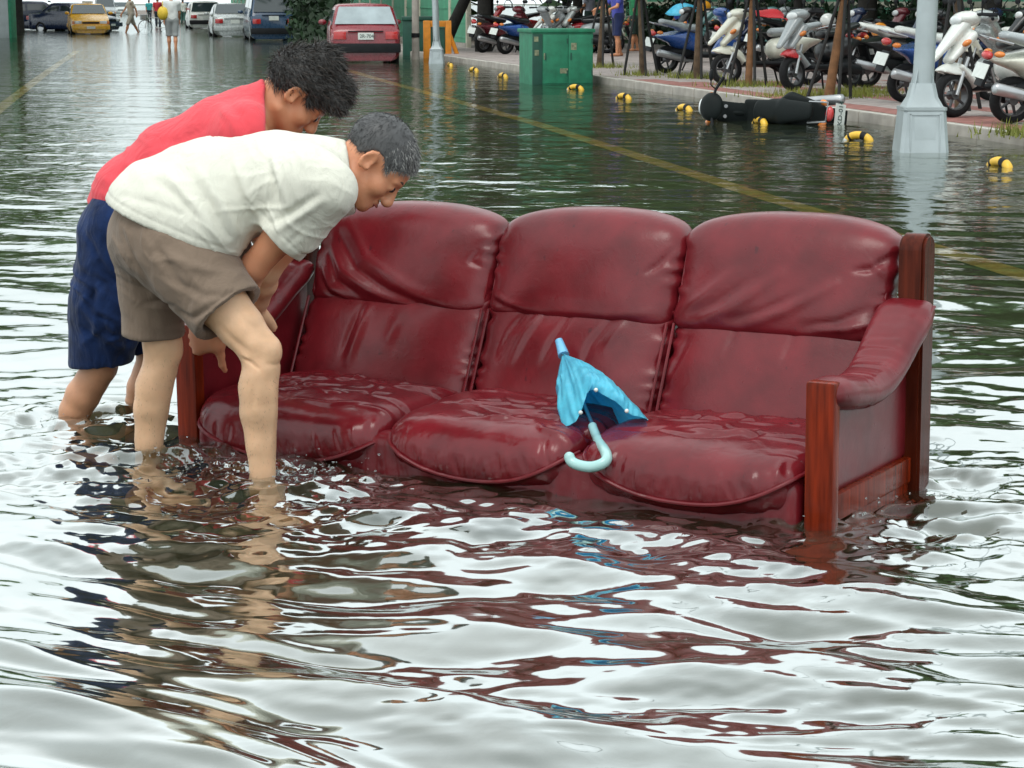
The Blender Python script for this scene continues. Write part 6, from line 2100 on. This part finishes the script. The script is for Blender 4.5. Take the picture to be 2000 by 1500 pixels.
midp = [(1088, 770, .16), (1092, 790, .20), (1104, 790, .24), (1112, 790, .27), (1124, 790, .30), (1140, 790, .315), (1156, 790, .32), (1172, 786, .31), (1186, 776, .30), (1200, 762, .27),
        (1204, 757, .22), (1201, 752, .19), (1196, 746, .17), (1190, 740, .155), (1176, 733, .15), (1160, 728, .15), (1146, 724, .155), (1126, 735, .155), (1116, 750, .15), (1100, 760, .15)]
n = len(rim)
Rm_ = np.array([at_b(*p) for p in rim]); Md = np.array([at_b(*p) for p in midp])
def cyc(P_, m_):
    k = np.arange(m_) / m_ * len(P_)
    i = np.floor(k).astype(int); fr = (k - i)[:, None]
    p0, p1, p2, p3 = (P_[(i + o) % len(P_)] for o in (-1, 0, 1, 2))
    return .5 * (2 * p1 + (p2 - p0) * fr + (2 * p0 - 5 * p1 + 4 * p2 - p3) * fr ** 2 + (3 * p1 - p0 - 3 * p2 + p3) * fr ** 3)
m_ = 120
RR, MM = cyc(Rm_, m_), cyc(Md, m_)
V = []
ns = 26
ctr = neck * .6 + tip * .4
for j in range(ns + 1):
    t_ = j / ns
    q = (1 - t_) ** 2 * ap[None, :] + 2 * t_ * (1 - t_) * (2 * MM - .5 * ap - .5 * RR) + t_ ** 2 * RR
    q = q if t_ > 0 else np.repeat(ap[None, :], m_, 0) + .012 * np.stack([np.cos(np.arange(m_) / m_ * 6.283), np.sin(np.arange(m_) / m_ * 6.283), 0 * np.arange(m_)], 1)
    th = np.arange(m_) / m_ * 2 * math.pi
    out = q - ctr; out /= np.linalg.norm(out, axis=1, keepdims=True) + 1e-9
    q = q + out * ((.006 * np.sin(16 * th + 3 * t_) + .005 * np.sin(29 * th - 6 * t_)) * t_ * (1.3 - t_))[:, None]
    q = q + out * (.012 * t_ * vnoise(q * 26, 5) + .006 * t_ * vnoise(q * 55, 6))[:, None]
    V.append(q)
V = np.concatenate(V)
i = np.arange(ns)[:, None] * m_; k = np.arange(m_)[None, :]; k2 = (np.arange(m_)[None, :] + 1) % m_
Q = np.stack([i + k, i + k2, i + m_ + k2, i + m_ + k], -1).reshape(-1, 4)
can = link('canopy', mesh_np('canopy', local(V, tip), Q), M['umb'], umb)
for j in range(0, n, 3):
    MB().ell(local(Rm_[j] + np.array([0, -.003, .001]), tip), (.006, .006, .006), 8, 6).build('rib_tip', M['white'], umb)
MB().tube([local(x, tip) for x in (at_b(1091, 664, .43), at_b(1094, 672, .425), at_b(1101, 694, .40))], [.0115, .013, .017], 12).build('ferrule', M['umb_tip'], umb)
MB().tube([local(x, tip) for x in (ap, at_b(1158, 832, .12))], [.0055, .0055], 10).build('shaft', M['alloy'], umb)
hp = [(1157, 832, .100), (1163, 848, .070), (1172, 866, .015), (1182, 882, -.038), (1185, 896, -.068), (1176, 906, -.085), (1155, 912, -.094), (1132, 909, -.096), (1117, 902, -.096), (1112, 893, -.094)]
hw = np.array([local(at_b(*p), tip) for p in hp])
tt_ = np.linspace(0, len(hw) - 1.001, 46)
ii = tt_.astype(int); fr = (tt_ - ii)[:, None]
hs = []
for a_, b_ in zip(ii, fr):
    p0, p1, p2, p3 = hw[max(a_ - 1, 0)], hw[a_], hw[min(a_ + 1, 9)], hw[min(a_ + 2, 9)]
    hs.append(.5 * (2 * p1 + (p2 - p0) * b_ + (2 * p0 - 5 * p1 + 4 * p2 - p3) * b_ ** 2 + (3 * p1 - p0 - 3 * p2 + p3) * b_ ** 3))
hd_ = MB().tube(hs, [.0125] * 8 + [.0148] * 38, 14)
hd_.ell(hs[-1], (.0148,) * 3, 12, 8)
hd_.build('handle', M['umb_handle'], umb)

# ------------------------------------------------------------------ splashes round the shins
r = np.random.RandomState(17)
mb = MB()
for (px, py, n_, sp) in ((505, 930, 60, .10), (560, 925, 50, .09), (610, 925, 40, .10), (440, 915, 46, .10), (300, 890, 30, .07), (140, 822, 26, .07), (1640, 1018, 16, .06), (1700, 985, 20, .1)):
    c = P(px, py)
    for k in range(n_):
        x, y = c[0] + r.normal(0, sp), c[1] + r.normal(0, sp * .6)
        z = abs(r.normal(0, .016)) + .004
        s_ = r.uniform(.0010, .0030)
        mb.ell((x, y, z), (s_ * r.uniform(1, 2.2), s_, s_ * r.uniform(.8, 1.8)), 6, 4)
tag(mb.build('splash', M['splash']), 'fine spray of drops round the wading legs and sofa edge', 'splash', kind='stuff')
